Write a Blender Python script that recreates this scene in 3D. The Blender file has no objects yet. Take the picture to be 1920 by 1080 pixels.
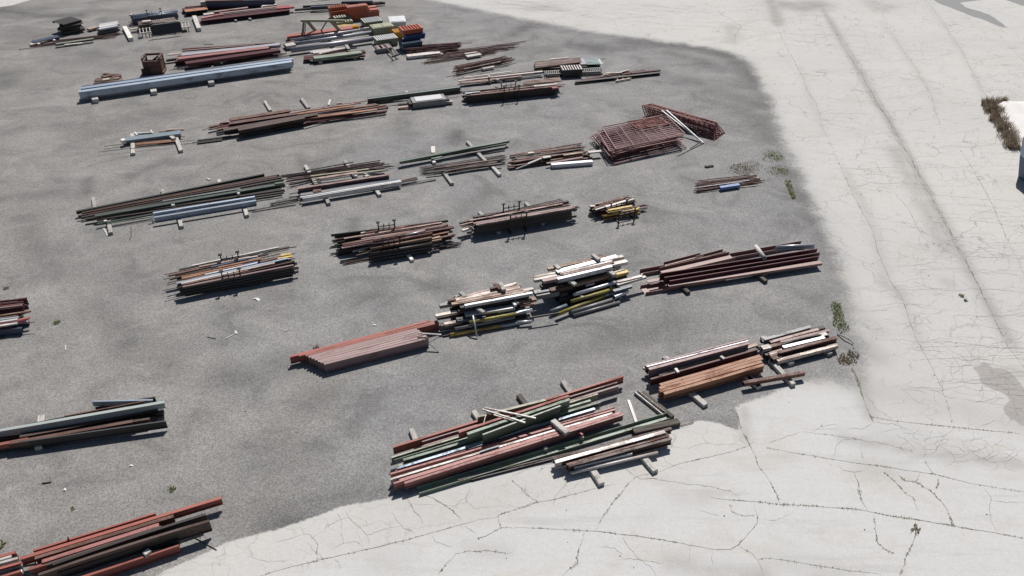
import bpy, bmesh, math, random
import numpy as np
from mathutils import Vector, Matrix, noise as mnoise

random.seed(7)
rng = random.Random(11)
SC = bpy.context.scene
COL = SC.collection

# ------------------------------------------------------------------ camera
W_, H_ = 1920.0, 1080.0
FPX = 28.0 / 36.0 * W_
PITCH = math.radians(35.3)
CAMZ = 18.0
cp, sp = math.cos(PITCH), math.sin(PITCH)
THETA = math.radians(24.6)                      # direction of the storage rows
ROW = Vector((math.cos(THETA), math.sin(THETA), 0))
BACK = Vector((-math.sin(THETA), math.cos(THETA), 0))
cam_d = bpy.data.cameras.new('camera'); cam = bpy.data.objects.new('camera', cam_d); COL.objects.link(cam)
cam.location = (0, 0, CAMZ); cam.rotation_euler = (math.pi / 2 - PITCH, 0, 0)
cam_d.lens = 28; cam_d.sensor_width = 36; cam_d.clip_end = 3000; cam_d.clip_start = 0.5
SC.camera = cam

def U(x, y, z=0.0):
    """the point of the yard at height z seen at (x, y) in the photograph"""
    a, b = x - W_ / 2, y - H_ / 2
    t = (CAMZ - z) / (FPX * sp + b * cp)
    return Vector((a * t, (FPX * cp - b * sp) * t, z))
def Pj(p):
    dx, dy, dz = p[0], p[1], p[2] - CAMZ
    d = dy * cp - dz * sp
    v = -(dy * sp + dz * cp)
    return (W_ / 2 + FPX * dx / d, H_ / 2 + FPX * v / d, d)

# ------------------------------------------------------------------ materials
def srgb(r, g, b):
    f = lambda c: c / 12.92 if c <= .04045 else ((c + .055) / 1.055) ** 2.4
    return (f(r / 255), f(g / 255), f(b / 255))
class NT:
    def __init__(s, name):
        s.m = bpy.data.materials.new(name); s.m.use_nodes = True
        s.t = s.m.node_tree; s.bsdf = s.t.nodes['Principled BSDF']
    def n(s, typ, ins=None, **kw):
        nd = s.t.nodes.new(typ)
        for k, v in kw.items(): setattr(nd, k, v)
        for k, v in (ins or {}).items():
            if isinstance(v, bpy.types.NodeSocket): s.t.links.new(v, nd.inputs[k])
            else: nd.inputs[k].default_value = v
        return nd
    def math(s, op, a, b=0.0, c=None, clamp=False):
        ins = {0: a, 1: b}
        if c is not None: ins[2] = c
        return s.n('ShaderNodeMath', ins, operation=op, use_clamp=clamp).outputs[0]
    def mix(s, f, a, b, bt='MIX'):
        nd = s.n('ShaderNodeMix', data_type='RGBA', blend_type=bt)
        for k, v in ((0, f), (6, a), (7, b)):
            if isinstance(v, bpy.types.NodeSocket): s.t.links.new(v, nd.inputs[k])
            else: nd.inputs[k].default_value = (tuple(v) + (1,))[:4] if k else v
        return nd.outputs[2]
    def ramp(s, f, lo, hi):
        return s.n('ShaderNodeMapRange', {0: f, 1: lo, 2: hi, 3: 0.0, 4: 1.0}, interpolation_type='SMOOTHSTEP').outputs[0]
    def noise(s, vec, scale, detail=2, rough=.5, dist=0.0):
        return s.n('ShaderNodeTexNoise', {'Vector': vec, 'Scale': scale, 'Detail': detail, 'Roughness': rough, 'Distortion': dist}).outputs[0]
    def out(s, col, rough, bump=None, bs=.2, metal=0.0, spec=.5):
        s.put('Base Color', col); s.put('Roughness', rough); s.put('Metallic', metal); s.put('Specular IOR Level', spec)
        if bump is not None:
            b = s.n('ShaderNodeBump', {'Height': bump, 'Strength': bs, 'Distance': .02})
            s.t.links.new(b.outputs[0], s.bsdf.inputs['Normal'])
        return s.m
    def put(s, k, v):
        if isinstance(v, bpy.types.NodeSocket): s.t.links.new(v, s.bsdf.inputs[k])
        else: s.bsdf.inputs[k].default_value = (tuple(v) + (1,))[:4] if isinstance(v, tuple) else v

def paint(name, col, rough=.5, wear=.35, wearcol=(.10, .045, .03), metal=0.0, spec=.9, streak=True, k=None):
    """weathered metal: patches of wear, streaks along the bar, each bar a little lighter or darker"""
    k = k or (.72 if 'plastic' in name else .62); col = tuple(c * k for c in col); wearcol = tuple(c * .75 for c in wearcol); spec = .5 if 'plastic' in name else spec
    s = NT(name)
    tc = s.n('ShaderNodeTexCoord').outputs['Object']
    oi = s.n('ShaderNodeObjectInfo').outputs['Random']
    off = s.n('ShaderNodeVectorMath', {0: tc, 1: s.n('ShaderNodeCombineXYZ', {0: s.math('MULTIPLY', oi, 37.0), 1: s.math('MULTIPLY', oi, 91.0), 2: 0.0}).outputs[0]}, operation='ADD').outputs[0]
    mp = s.n('ShaderNodeMapping', {'Vector': off, 'Scale': (.55, 2.2, 2.2) if streak else (1, 1, 1)}).outputs[0]
    n1 = s.noise(mp, 2.2, 5, .65)
    n2 = s.noise(off, 14, 4, .6)
    n3 = s.noise(mp, .8, 2, .5)
    w = s.ramp(s.math('ADD', s.math('MULTIPLY', n1, .7), s.math('MULTIPLY', n2, .3)), .66 - wear * .5, .76 - wear * .42)
    val = s.math('ADD', .68, s.math('ADD', s.math('MULTIPLY', oi, .45), s.math('MULTIPLY', n3, .35)))
    c = s.mix(1.0, col, s.n('ShaderNodeCombineColor', {0: val, 1: val, 2: val}).outputs[0], 'MULTIPLY')
    c = s.mix(s.math('MULTIPLY', w, min(1, .35 + wear)), c, wearcol)
    r = s.math('ADD', rough, s.math('MULTIPLY', w, .25), clamp=True)
    return s.out(c, r, n2, .25, metal, spec)

RUSTC = (.13, .055, .035)
MATS = {
 'rust': paint('rusty_steel', (.18, .085, .062), .58, .45, (.10, .04, .028), spec=.6, k=.7),
 'brn': paint('brown_steel', (.115, .074, .062), .55, .4, (.07, .04, .03), spec=.45),
 'dk': paint('dark_steel', (.042, .029, .025), .55, .3, (.065, .036, .027), spec=.5),
 'blk': paint('black_steel', (.018, .017, .017), .6, .25, (.05, .035, .03)),
 'mar': paint('maroon_steel', (.095, .022, .027), .5, .25, (.05, .02, .02), spec=.35, k=.75),
 'pnl': paint('maroon_panel_wire', (.17, .03, .042), .45, .2, (.08, .02, .02), k=.8),
 'mrd': paint('dusty_maroon_primer', (.26, .125, .11), .5, .15, (.18, .08, .07)),
 'red': paint('red_oxide_primer', (.34, .105, .08), .54, .32, (.22, .085, .065), spec=.45, k=.78),
 'rose': paint('faded_red_primer', (.40, .175, .16), .5, .34, (.25, .085, .075), spec=.45, k=.72),
 'mauve': paint('greyed_primer', (.33, .225, .215), .5, .3, (.20, .12, .10), spec=.45, k=.75),
 'pnk': paint('pale_rusted_glare_steel', (.46, .32, .285), .5, .45, (.17, .075, .06), spec=.6, k=.75),  # pale rust, with the pinkish glare on lit steel put into the colour
 'ora': paint('orange_rust', (.37, .175, .10), .58, .4, (.24, .10, .06), spec=.5, k=.8),
 'tan': paint('tan_weathered_steel', (.46, .31, .19), .5, .5, (.20, .09, .05)),
 'crm': paint('cream_weathered_paint', (.80, .70, .61), .45, .45, (.28, .15, .10)),
 'wht': paint('white_paint', (.78, .74, .70), .45, .42, (.40, .29, .24)),
 'slv': paint('galvanised_steel', (.46, .48, .51), .45, .3, (.2, .18, .18), .55, k=.9),
 'gry': paint('grey_steel', (.26, .26, .26), .5, .35, (.12, .09, .08)),
 'lav': paint('lavender_grey_steel', (.40, .38, .42), .45, .25, (.2, .14, .14), .4, k=.85),
 'blu': paint('pale_blue_paint', (.30, .355, .43), .5, .3, (.18, .20, .23), .6, k=.95),
 'slate': paint('slate_blue_paint', (.20, .26, .31), .5, .35, (.13, .15, .12)),
 'nav': paint('dark_blue_paint', (.035, .06, .13), .45, .2, (.06, .07, .10)),
 'grn': paint('pale_green_paint', (.29, .38, .29), .5, .4, (.20, .18, .12), spec=.6),
 'olv': paint('olive_tan_paint', (.34, .34, .22), .5, .35, (.22, .17, .10)),
 'dgr': paint('dark_green_paint', (.042, .066, .046), .45, .3, (.05, .045, .035)),
 'mgr': paint('mid_green_paint', (.10, .16, .105), .45, .25, (.10, .10, .06)),
 'pgr': paint('pale_grey_green_paint', (.42, .47, .45), .42, .2, (.24, .24, .22)),
 'yel': paint('yellow_paint', (.56, .38, .07), .5, .45, (.22, .12, .04), k=.8),
 'oye': paint('olive_yellow_paint', (.36, .31, .05), .5, .45, (.17, .12, .04), k=.8),
 'teal': paint('pale_teal_paint', (.30, .45, .43), .45, .2, (.3, .3, .3)),
 'brt': paint('bright_red_paint', (.42, .05, .05), .45, .25, (.2, .05, .04)),
 'blue': paint('bright_blue_paint', (.09, .20, .50), .45, .2, (.1, .12, .2)),
 'porg': paint('orange_red_plastic', (.52, .12, .055), .5, .15, (.35, .09, .05)),
 'pred': paint('faded_red_plastic', (.50, .15, .105), .5, .15, (.38, .12, .09)),
 'pyel': paint('amber_plastic', (.70, .33, .03), .45, .1, (.5, .22, .03)),
 'pblu': paint('steel_blue_plastic', (.05, .11, .17), .5, .15, (.08, .12, .15)),
 'pnav': paint('royal_blue_plastic', (.02, .06, .19), .45, .15, (.03, .07, .15)),
 'polv': paint('olive_plastic', (.34, .35, .24), .5, .2, (.27, .26, .18)),
 'pgry': paint('pale_grey_green_plastic', (.46, .48, .42), .5, .2, (.35, .35, .30)),
 'pdol': paint('dark_olive_plastic', (.13, .14, .09), .5, .2, (.1, .1, .07)),
 'pwht': paint('white_plastic', (.74, .75, .76), .4, .12, (.55, .55, .55)),
}
def wood_mat(name, a, b, wear=.3):
    s = NT(name)
    tc = s.n('ShaderNodeTexCoord').outputs['Object']; oi = s.n('ShaderNodeObjectInfo').outputs['Random']
    off = s.n('ShaderNodeVectorMath', {0: tc, 1: s.n('ShaderNodeCombineXYZ', {0: s.math('MULTIPLY', oi, 50.0), 1: 0.0, 2: s.math('MULTIPLY', oi, 23.0)}).outputs[0]}, operation='ADD').outputs[0]
    mp = s.n('ShaderNodeMapping', {'Vector': off, 'Scale': (.6, 9, 9)}).outputs[0]
    n1 = s.noise(mp, 3, 5, .7); n2 = s.noise(off, 3, 3, .6)
    c = s.mix(s.ramp(n1, .35, .7), a, b)
    c = s.mix(s.math('MULTIPLY', s.ramp(n2, .55, .7), .6), c, (.09, .08, .07))
    val = s.math('ADD', .75, s.math('MULTIPLY', oi, .5))
    c = s.mix(1.0, c, s.n('ShaderNodeCombineColor', {0: val, 1: val, 2: val}).outputs[0], 'MULTIPLY')
    return s.out(c, .8, n1, .4, 0, .2)
MATS['wood'] = wood_mat('weathered_timber', (.50, .48, .455), (.26, .245, .225))
MATS['wdk'] = wood_mat('dark_timber', (.16, .14, .12), (.05, .045, .04))
MATS['wwh'] = wood_mat('bleached_timber', (.74, .72, .68), (.50, .47, .43))
LOOK = {'mrd': 'dusty maroon', 'rust': 'rusty brown', 'brn': 'dull brown', 'dk': 'dark rusted', 'blk': 'black', 'mar': 'dark maroon', 'red': 'red oxide', 'rose': 'faded red', 'mauve': 'greyish pink',
        'pnk': 'pale rusted', 'ora': 'orange rusted', 'tan': 'tan weathered', 'crm': 'cream weathered', 'wht': 'white painted', 'slv': 'silver grey', 'gry': 'grey', 'lav': 'lavender grey',
        'blu': 'pale blue', 'slate': 'slate blue', 'nav': 'dark blue', 'grn': 'pale green', 'olv': 'olive tan', 'dgr': 'dark green', 'mgr': 'mid green', 'pgr': 'pale grey-green',
        'yel': 'yellow', 'oye': 'olive yellow', 'teal': 'pale teal', 'brt': 'bright red', 'blue': 'bright blue', 'wood': 'grey weathered', 'wdk': 'dark weathered', 'wwh': 'bleached pale'}
SECN = {'I': ('steel_beam', 'steel beam', 'beam'), 'N': ('steel_channel', 'upturned channel', 'channel'), 'U': ('steel_trough', 'open trough channel', 'channel'), 'C': ('steel_channel', 'steel channel', 'channel'),
        'L': ('steel_angle', 'angle iron', 'angle iron'), 'T': ('square_tube', 'square tube', 'tube'), 'O': ('steel_pipe', 'round pipe', 'pipe'), 'R': ('thin_rod', 'thin rod', 'rod'),
        'F': ('flat_bar', 'flat bar', 'flat bar'), 'W': ('timber_block', 'timber', 'timber'), 'Z': ('steel_purlin', 'lipped purlin', 'purlin')}
SECN['U'] = ('steel_trough', 'open trough', 'trough')

# ------------------------------------------------------------------ mesh building
def link(name, me, m, parent=None):
    o = bpy.data.objects.new(name, me)
    if m is not None:
        me.materials.append(MATS[m] if isinstance(m, str) else m)
    COL.objects.link(o)
    if parent: o.parent = parent
    return o
def tag(o, label, cat, group=None, kind='thing'):
    o['label'] = label; o['category'] = cat; o['kind'] = kind
    if group: o['group'] = group
    return o
def empty(name, loc, rz=0):
    o = bpy.data.objects.new(name, None); COL.objects.link(o); o.location = loc; o.rotation_euler = (0, 0, rz); o.empty_display_size = .2
    return o

def section(sec, w, h):
    """outline(s) of the profile in (y, z), z from 0 to h; second list = hole"""
    a = w / 2
    if sec == 'I':
        tf = min(.022, h * .12); tw = min(.016, w * .12) / 2
        return [(-a, 0), (a, 0), (a, tf), (tw, tf), (tw, h - tf), (a, h - tf), (a, h), (-a, h), (-a, h - tf), (-tw, h - tf), (-tw, tf), (-a, tf)], None
    t = max(.006, min(.014, w * .09, h * .12))
    if sec == 'N':
        return [(-a, 0), (-a + t, 0), (-a + t, h - t), (a - t, h - t), (a - t, 0), (a, 0), (a, h), (-a, h)], None
    if sec == 'U':
        return [(-a, 0), (a, 0), (a, h), (a - t, h), (a - t, t), (-a + t, t), (-a + t, h), (-a, h)], None
    if sec == 'C':
        return [(-a, 0), (a, 0), (a, t), (-a + t, t), (-a + t, h - t), (a, h - t), (a, h), (-a, h)], None
    if sec == 'Z':
        l = min(.03, h * .2)
        return [(-a * .1 - t, h), (-a * .1 - t, t), (-a, t), (-a, 0), (-a * .1, 0), (-a * .1, h - t), (a - t, h - t), (a - t, h - l), (a, h - l), (a, h)], None
    if sec == 'L':
        return [(-a, 0), (-a + t, 0), (-a + t, h - t), (a, h - t), (a, h), (-a, h)], None
    if sec == 'T':
        return [(-a, 0), (a, 0), (a, h), (-a, h)], [(-a + t, t), (a - t, t), (a - t, h - t), (-a + t, h - t)]
    if sec in 'OR':
        n = 12 if sec == 'O' else 6; r = w / 2
        po = [(r * math.cos(i * 2 * math.pi / n), r + r * math.sin(i * 2 * math.pi / n)) for i in range(n)]
        if sec == 'R': return po, None
        q = .86
        return po, [(y * q, r + (z - r) * q) for y, z in po]
    if sec == 'W':
        c = min(w, h) * .09
        return [(-a + c, 0), (a - c, 0), (a, c), (a, h - c), (a - c, h), (-a + c, h), (-a, h - c), (-a, c)], None
    return [(-a, 0), (a, 0), (a, h), (-a, h)], None

def bar_mesh(name, sec, L, w, h, bend=0.0, sag=0.0, taper=None):
    out, hole = section(sec, w, h)
    segs = 1 if (abs(bend) + abs(sag)) < 1e-4 else 10
    bm = bmesh.new(); rings = []
    for i in range(segs + 1):
        u = i / segs; x = (u - .5) * L; k = 4 * u * (1 - u)
        rings.append(([bm.verts.new((x, y + bend * k, z + sag * k)) for y, z in out],
                      [bm.verts.new((x, y + bend * k, z + sag * k)) for y, z in hole] if hole else None))
    smooth = sec in 'O'
    n = len(out)
    for (a, ha), (b, hb) in zip(rings, rings[1:]):
        for j in range(n):
            f = bm.faces.new((a[j], b[j], b[(j + 1) % n], a[(j + 1) % n])); f.smooth = smooth
            if hole:
                f = bm.faces.new((ha[(j + 1) % n], hb[(j + 1) % n], hb[j], ha[j])); f.smooth = smooth
    for (a, ha), flip in ((rings[0], False), (rings[-1], True)):
        if hole:
            for j in range(n):
                k = (j + 1) % n
                q = (a[j], a[k], ha[k], ha[j])
                bm.faces.new(q if not flip else q[::-1])
        else:
            bm.faces.new(a if not flip else a[::-1])
    bmesh.ops.recalc_face_normals(bm, faces=bm.faces)
    me = bpy.data.meshes.new(name); bm.to_mesh(me); bm.free()
    return me

def strut(A, B, w, h, sec='F'):
    """a straight member between two points, its mesh in world coordinates: returns verts, faces"""
    A, B = Vector(A), Vector(B); d = (B - A); L = d.length; x = d / L
    up = Vector((0, 0, 1)) if abs(x.z) < .93 else Vector((-BACK.x, -BACK.y, 0))
    y = up.cross(x).normalized(); z = x.cross(y)
    out, _ = section(sec if sec not in 'TO' else ('F' if sec == 'T' else 'R'), w, h)
    vs = [A + y * a + z * (b - h / 2) for a, b in out] + [B + y * a + z * (b - h / 2) for a, b in out]
    n = len(out)
    fs = [(j, (j + 1) % n, n + (j + 1) % n, n + j) for j in range(n)] + [tuple(range(n))[::-1], tuple(range(n, 2 * n))]
    return vs, fs
class MB:
    def __init__(s): s.v = []; s.f = []
    def strut(s, A, B, w, h=None, sec='F'):
        v, f = strut(A, B, w, h or w, sec); k = len(s.v); s.v += v; s.f += [tuple(i + k for i in q) for q in f]; return s
    def quadbox(s, c, ax, ay, az):
        k = len(s.v); c, ax, ay, az = map(Vector, (c, ax, ay, az))
        for sx in (-1, 1):
            for sy in (-1, 1):
                for sz in (-1, 1): s.v.append(c + ax * sx + ay * sy + az * sz)
        s.f += [tuple(k + i for i in q) for q in ((0, 1, 3, 2), (4, 6, 7, 5), (0, 4, 5, 1), (2, 3, 7, 6), (0, 2, 6, 4), (1, 5, 7, 3))]; return s
    def build(s, name, m, parent=None, origin=None):
        o_ = Vector(origin) if origin is not None else (parent.location if parent else Vector((0, 0, 0)))
        inv = Matrix.Rotation(-parent.rotation_euler.z, 3, 'Z') if parent else Matrix.Identity(3)
        me = bpy.data.meshes.new(name); me.from_pydata([inv @ (Vector(v) - o_) for v in s.v], [], s.f)
        bm = bmesh.new(); bm.from_mesh(me); bmesh.ops.recalc_face_normals(bm, faces=bm.faces); bm.to_mesh(me); bm.free()
        o = link(name, me, m, parent)
        if not parent: o.location = o_
        return o

# ------------------------------------------------------------------ bars read off the photograph, laid at their real height
FR = {'f': (0, 0, 1), 'A1': (0, 0, 4), 'A2': (480, 0, 4), 'A3': (960, 0, 4), 'A4': (1440, 0, 4), 'B1': (0, 270, 4), 'B2': (480, 270, 4), 'B3': (960, 270, 4), 'B4': (1440, 270, 4),
      'C1': (0, 540, 4), 'C2': (480, 540, 4), 'C3': (960, 540, 4), 'C4': (1440, 540, 4), 'D1': (0, 810, 4), 'D2': (480, 810, 4), 'D3': (960, 810, 4), 'D4': (1440, 810, 4),
      'a1': (40, 0, 8), 'a2': (230, 0, 8), 'a3': (330, 0, 8), 'a4': (530, 0, 6.857), 'a5': (740, 60, 8), 'a6': (1000, 90, 8), 'a7': (1110, 185, 7.385),
      'b1': (725, 690, 6.171), 'b2': (725, 790, 7.7125), 'b3': (960, 700, 5.3333), 'b4': (810, 520, 9), 'b5': (995, 465, 8), 'b6': (1185, 450, 5.26), 'b7': (1195, 600, 4.8), 'b8': (0, 920, 4.465),
      'c1': (140, 310, 4.8), 'c2': (470, 290, 5.3333), 'c3': (300, 450, 7.111), 'c4': (615, 400, 7.385), 'c5': (855, 360, 8), 'c6': (360, 170, 5.0526), 'c7': (680, 150, 9.6), 'c8': (180, 220, 9.6),
      'd1': (740, 250, 8.348), 'd2': (950, 250, 9.6), 'd3': (1090, 350, 13.714), 'd4': (0, 550, 12), 'd5': (0, 735, 5.818), 'd6': (850, 120, 8.727), 'd7': (260, 80, 6.4), 'd8': (530, 590, 6.1935)}
def fpx(fr, x, y):
    ox, oy, s = FR[fr]; return ox + x / s, oy + y / s

BARS = []        # (object, pile phrase, col, sec, slope-corrected image row)
def vscale(x, y, z):
    p = U(x, y, z); q = p + Vector((0, 0, .1)); return abs(Pj(q)[1] - Pj(p)[1]) / .1
def put_bar(pile, col, sec, pa, pb, tw, th, z0, z1, sc, bend=0.0, sag=0.0, name=None):
    """pa, pb: full-size pixels of the ends of the top face's centre line; tw, th: thickness and height, in zoomed pixels or metres"""
    mx, my = (pa[0] + pb[0]) / 2, (pa[1] + pb[1]) / 2
    zz = (z0 + z1) / 2
    pm = U(mx, my, zz); sc_m = FPX / Pj(pm)[2]
    if sec in 'OR':
        w = h = tw if isinstance(tw, str) is False and tw < 1.2 else float(tw) / sc / sc_m
    else:
        h = th if th < 1.2 else th / sc / vscale(mx, my, zz)
        if tw < 1.2: w = tw
        else:
            t = tw / sc / 2
            a, b = U(mx, my - t, zz + h), U(mx, my + t, zz + h)
            d = (U(*pb, zz + h) - U(*pa, zz + h)); d.z = 0; d.normalize()
            v = a - b; w = abs(v.x * -d.y + v.y * d.x)
    w = max(.012, w); h = max(.006, h)
    A, B = U(*pa, z0 + h), U(*pb, z1 + h)
    if A.x > B.x: A, B = B, A
    d = B - A; L = d.length; x = d / L
    y = Vector((0, 0, 1)).cross(x).normalized(); z = x.cross(y)
    me = bar_mesh(SECN[sec][0], sec, L, w, h, bend, sag)
    o = link(name or SECN[sec][0], me, col)
    M = Matrix((x, y, z)).transposed().to_4x4(); M.translation = (A + B) / 2 - z * h
    o.matrix_world = M
    BARS.append((o, pile, col, sec))
    return o

def num(t): return float(t)
def pile(phrase, fr, text, group=None, fat=1.0):
    fa, fb = (fr.split('|') + [fr])[:2] if '|' in fr else (fr, fr)
    sc = FR[fa][2]
    for line in text.strip().splitlines():
        line = line.split('#')[0].strip()
        if not line: continue
        t = line.split(); opts = dict(q.split('=') for q in t if '=' in q); t = [q for q in t if '=' not in q]
        g = lambda k, d: float(opts.get(k, d))
        if t[0] in ('S', 'B'):               # sleeper: front (or back) end seen, runs under the pile
            x, y, L = map(float, t[1:4]); col = opts.get('c', 'wood'); w, h = g('w', .17), g('h', .14)
            P = U(*fpx(fa, x, y), h + g('z', 0)); Q = P + BACK * L * (1 if t[0] == 'S' else -1)
            R_ = Matrix.Rotation(rng.uniform(-.06, .06) + math.radians(g('a', 0)), 3, 'Z'); Q = P + R_ @ (Q - P)
            put_bar(phrase, col, 'W', Pj(P)[:2], Pj(Q)[:2], w, h, g('z', 0), g('z', 0), sc)
        elif t[0] == 'scat':                # many thin bars between a back line and a front line
            cols = t[1].split(','); sec = t[2]; n = int(t[3]); c = list(map(float, t[4:12])); tw, th = float(t[12]), float(t[13])
            zt, z0, jit = g('zt', .2), g('z', .02), g('j', .06)
            for i in range(n):
                u = (i + rng.uniform(.1, .9)) / n
                xa, ya, xb, yb = [c[k] + (c[k + 4] - c[k]) * u for k in range(4)]
                dx, dy = xb - xa, yb - ya
                ja, jb = rng.uniform(-jit, jit * .8), rng.uniform(-jit * .8, jit); k1, k2 = rng.uniform(-g('k', .25), g('k', .25)), rng.uniform(-g('k', .25), g('k', .25))
                vx, vy = (c[4] - c[0]) , (c[5] - c[1])
                pa = fpx(fa, xa + dx * ja + vx * k1, ya + dy * ja + vy * k1); pb = fpx(fb, xb + dx * jb + vx * k2, yb + dy * jb + vy * k2)
                z = z0 + zt * math.sin(math.pi * min(.95, max(.05, u))) * rng.uniform(.3, 1)
                put_bar(phrase, rng.choice(cols), sec, pa, pb, tw, th, z, z + rng.uniform(-.02, .02) * (zt > .1), sc)
        elif t[0] == 'fill':                # lower layers of a stack: front shade put into dark colours, and what carries the top
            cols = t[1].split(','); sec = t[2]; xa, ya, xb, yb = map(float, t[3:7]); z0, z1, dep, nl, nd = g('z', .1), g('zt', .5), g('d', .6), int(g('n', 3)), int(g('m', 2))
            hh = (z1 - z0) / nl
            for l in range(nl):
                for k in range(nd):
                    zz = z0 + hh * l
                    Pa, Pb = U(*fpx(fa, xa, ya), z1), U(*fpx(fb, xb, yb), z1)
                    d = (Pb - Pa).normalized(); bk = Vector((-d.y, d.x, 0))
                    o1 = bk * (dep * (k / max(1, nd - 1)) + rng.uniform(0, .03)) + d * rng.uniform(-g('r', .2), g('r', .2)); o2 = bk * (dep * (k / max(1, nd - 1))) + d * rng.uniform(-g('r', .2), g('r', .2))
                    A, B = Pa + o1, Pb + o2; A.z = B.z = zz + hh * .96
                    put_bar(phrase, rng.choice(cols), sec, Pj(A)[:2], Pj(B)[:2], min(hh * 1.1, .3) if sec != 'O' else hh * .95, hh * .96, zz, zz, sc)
        else:
            col, sec = t[0], t[1]; xa, ya, xb, yb = map(float, t[2:6])
            tw = float(t[6]) if len(t) > 6 else 12; th = float(t[7]) if len(t) > 7 else tw
            if tw > 1.2 and sec != 'W': tw *= fat
            z = g('z', .15); za, zb = g('za', z), g('zb', z)
            put_bar(phrase, col, sec, fpx(fa, xa, ya), fpx(fb, xb, yb), tw, th, za, zb, sc, g('b', 0), g('s', 0))
# ------------------------------------------------------------------ the piles, back of the yard to the front
pile('the far dark blue beam pile', 'a3', '''
fill mar I 110 150 1400 30 z=0.1 zt=0.3 n=1 m=3 d=0.8
nav I 440 12 1480 -14 .3 .45 z=.3
rose I 450 8 1000 -6 .1 .06 z=.75
wht T 360 22 440 14 .4 .42 z=.2
ora F 1230 18 1480 8 34 6 z=.32
gry R 860 52 1300 38 9 9 z=.32
mar I 90 135 1290 45 26 34 z=.1
brn I 100 152 900 80 20 30 z=.1
ora F 130 160 470 122 36 8 z=.33
dk I 140 200 700 150 30 30 z=.02
B 1255 20 2.0
''')
pile('the far maroon pile', 'a3', '''
mar I 380 300 1700 140 26 40 z=.12
mar T 372 268 1690 112 26 40 z=.12
pnk N 570 172 1080 108 16 26 z=.3
wht T 412 212 565 190 24 18 z=.3
mauve N 650 196 1510 98 14 24 z=.3
gry N 700 210 1500 120 10 18 z=.28
crm N 1290 84 1510 62 18 24 z=.3
brt T 1500 118 1770 94 22 22 z=.3
brt I 1480 108 1700 80 20 20 z=.26
rose F 370 268 640 214 20 6 z=.34
rose F 560 228 720 208 14 6 z=.36
gry T 355 322 432 306 16 12 z=.1
S 900 306 1.3
S 1115 283 1.3
''')
pile('the far pile behind the orange bins', 'A2', '''
dk T 290 68 560 44 .16 .14 z=.12
blk I 350 42 950 10 .16 .16 z=.14
dk I 700 40 968 14 .14 .16 z=.1
nav I 410 48 700 36 .2 .2 z=.2
wht F 430 0 640 -12 .5 .03 z=.5
wht R 425 5 560 -6 .06 .06 z=.56
nav T 640 10 875 4 .16 .16 z=.3
''')
pile('the pile below the rusty plates', 'a1', '''
scat rust,brn,dk R 12 560 600 1400 505 50 728 1360 560 9 9 zt=.05 j=.12
nav T 170 625 552 538 34 26 z=.06
crm T 130 665 385 597 24 14 z=.06
brn T 385 597 465 578 24 14 z=.08
wwh W 240 640 268 655 .16 .1 z=.02
wwh W 470 580 500 600 .16 .1 z=.02
grn N 515 655 1080 575 16 12 z=.05
blk T 510 708 1080 628 10 10 z=.02
wht F 650 668 912 640 12 16 z=.05
''')
pile('the far silver bundle', 'a1', '''
fill nav,dk,gry T 1165 440 1440 385 z=.02 zt=.35 d=.5 n=3 m=3 r=.1
slv T 1170 370 1450 322 24 20 z=.36
wht T 1160 400 1452 345 34 24 z=.36
slv T 1160 432 1440 378 20 20 z=.36
rust R 1300 395 1490 378 8 8 z=.3
rust R 1360 425 1480 405 8 8 z=.2
crm T 1002 432 1130 395 30 26 z=.08
''')
pile('the far blue bundle in a rack', 'a2', '''
fill nav,slate,blu T 140 260 820 170 z=.05 zt=.55 d=.7 n=4 m=3 r=.08
wht O 85 232 800 128 12 12 z=.6
blu O 150 246 820 152 18 18 z=.57
slv O 140 225 805 142 16 16 z=.62
blu O 145 270 815 170 18 18 z=.5
wht T 118 222 145 196 .12 .1 z=.62
rust R 60 375 230 345 8 8 z=.1
dk R 80 330 240 300 8 8 z=.1
''')
pile('the far ladder stack', 'a2', '''
brn T 232 350 432 326 60 44 z=.3
crm N 290 318 420 304 18 10 z=.62
wht R 440 306 700 268 10 10 z=.62
wht R 455 318 720 285 10 10 z=.62
crm T 130 428 395 392 18 14 z=.2
gry R 130 472 240 462 8 8 z=.1
wdk W 880 455 960 445 .22 .14 z=.0
wood W 236 540 284 530 .3 .18 z=.0
''')
pile('the far left edge of the yard', 'a2', '''
wwh W 1070 232 1140 418 .3 .26 z=0
wwh W 25 392 118 566 .3 .24 z=0
''')
pile('the pile behind the long blue beams', 'd7', '''
fill mar,dk I 470 215 1560 80 z=.05 zt=.3 d=.9 n=1 m=4 r=.2
rust I 520 72 1640 -2 9 14 z=.3
mauve I 522 92 1400 22 8 14 z=.28
lav N 515 142 1690 14 26 26 z=.32
gry N 1350 50 1700 8 20 20 z=.28
dk I 1380 62 1700 32 18 18 z=.22
rose N 470 186 1560 52 26 24 z=.32
mar N 560 240 1690 78 30 34 z=.2
mar T 1400 110 1620 86 14 14 z=.2
crm R 1610 128 1680 112 10 10 z=.2
crm T 358 136 515 122 14 10 z=.25
wht R 330 154 460 140 8 8 z=.25
gry T 320 218 470 198 12 10 z=.1
dk T 330 202 450 186 10 10 z=.2
scat rust,brn,dk R 10 560 280 1800 120 440 332 1740 178 5 5 zt=.06 j=.1
wht W 990 236 1000 240 .1 .08 z=.1
wht W 880 280 890 284 .1 .08 z=.1
brn R 780 22 895 16 6 6 z=.01
''')
pile('the row of long pale blue beams', 'A1|d7', '''
nav N 614 648 1838 174 .16 .36 z=.24
blu N 604 660 1846 190 .33 .36 z=.24
blu N 588 686 1838 220 .35 .36 z=.24
''')
pile('the row of long pale blue beams', 'd7', '''
S 180 584 1.5 w=.34 h=.24
S 874 478 1.5 w=.34 h=.24
''')
pile('the row of long pale blue beams', 'A1', '''
S 712 745 1.5 w=.34 h=.24
''')
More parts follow.
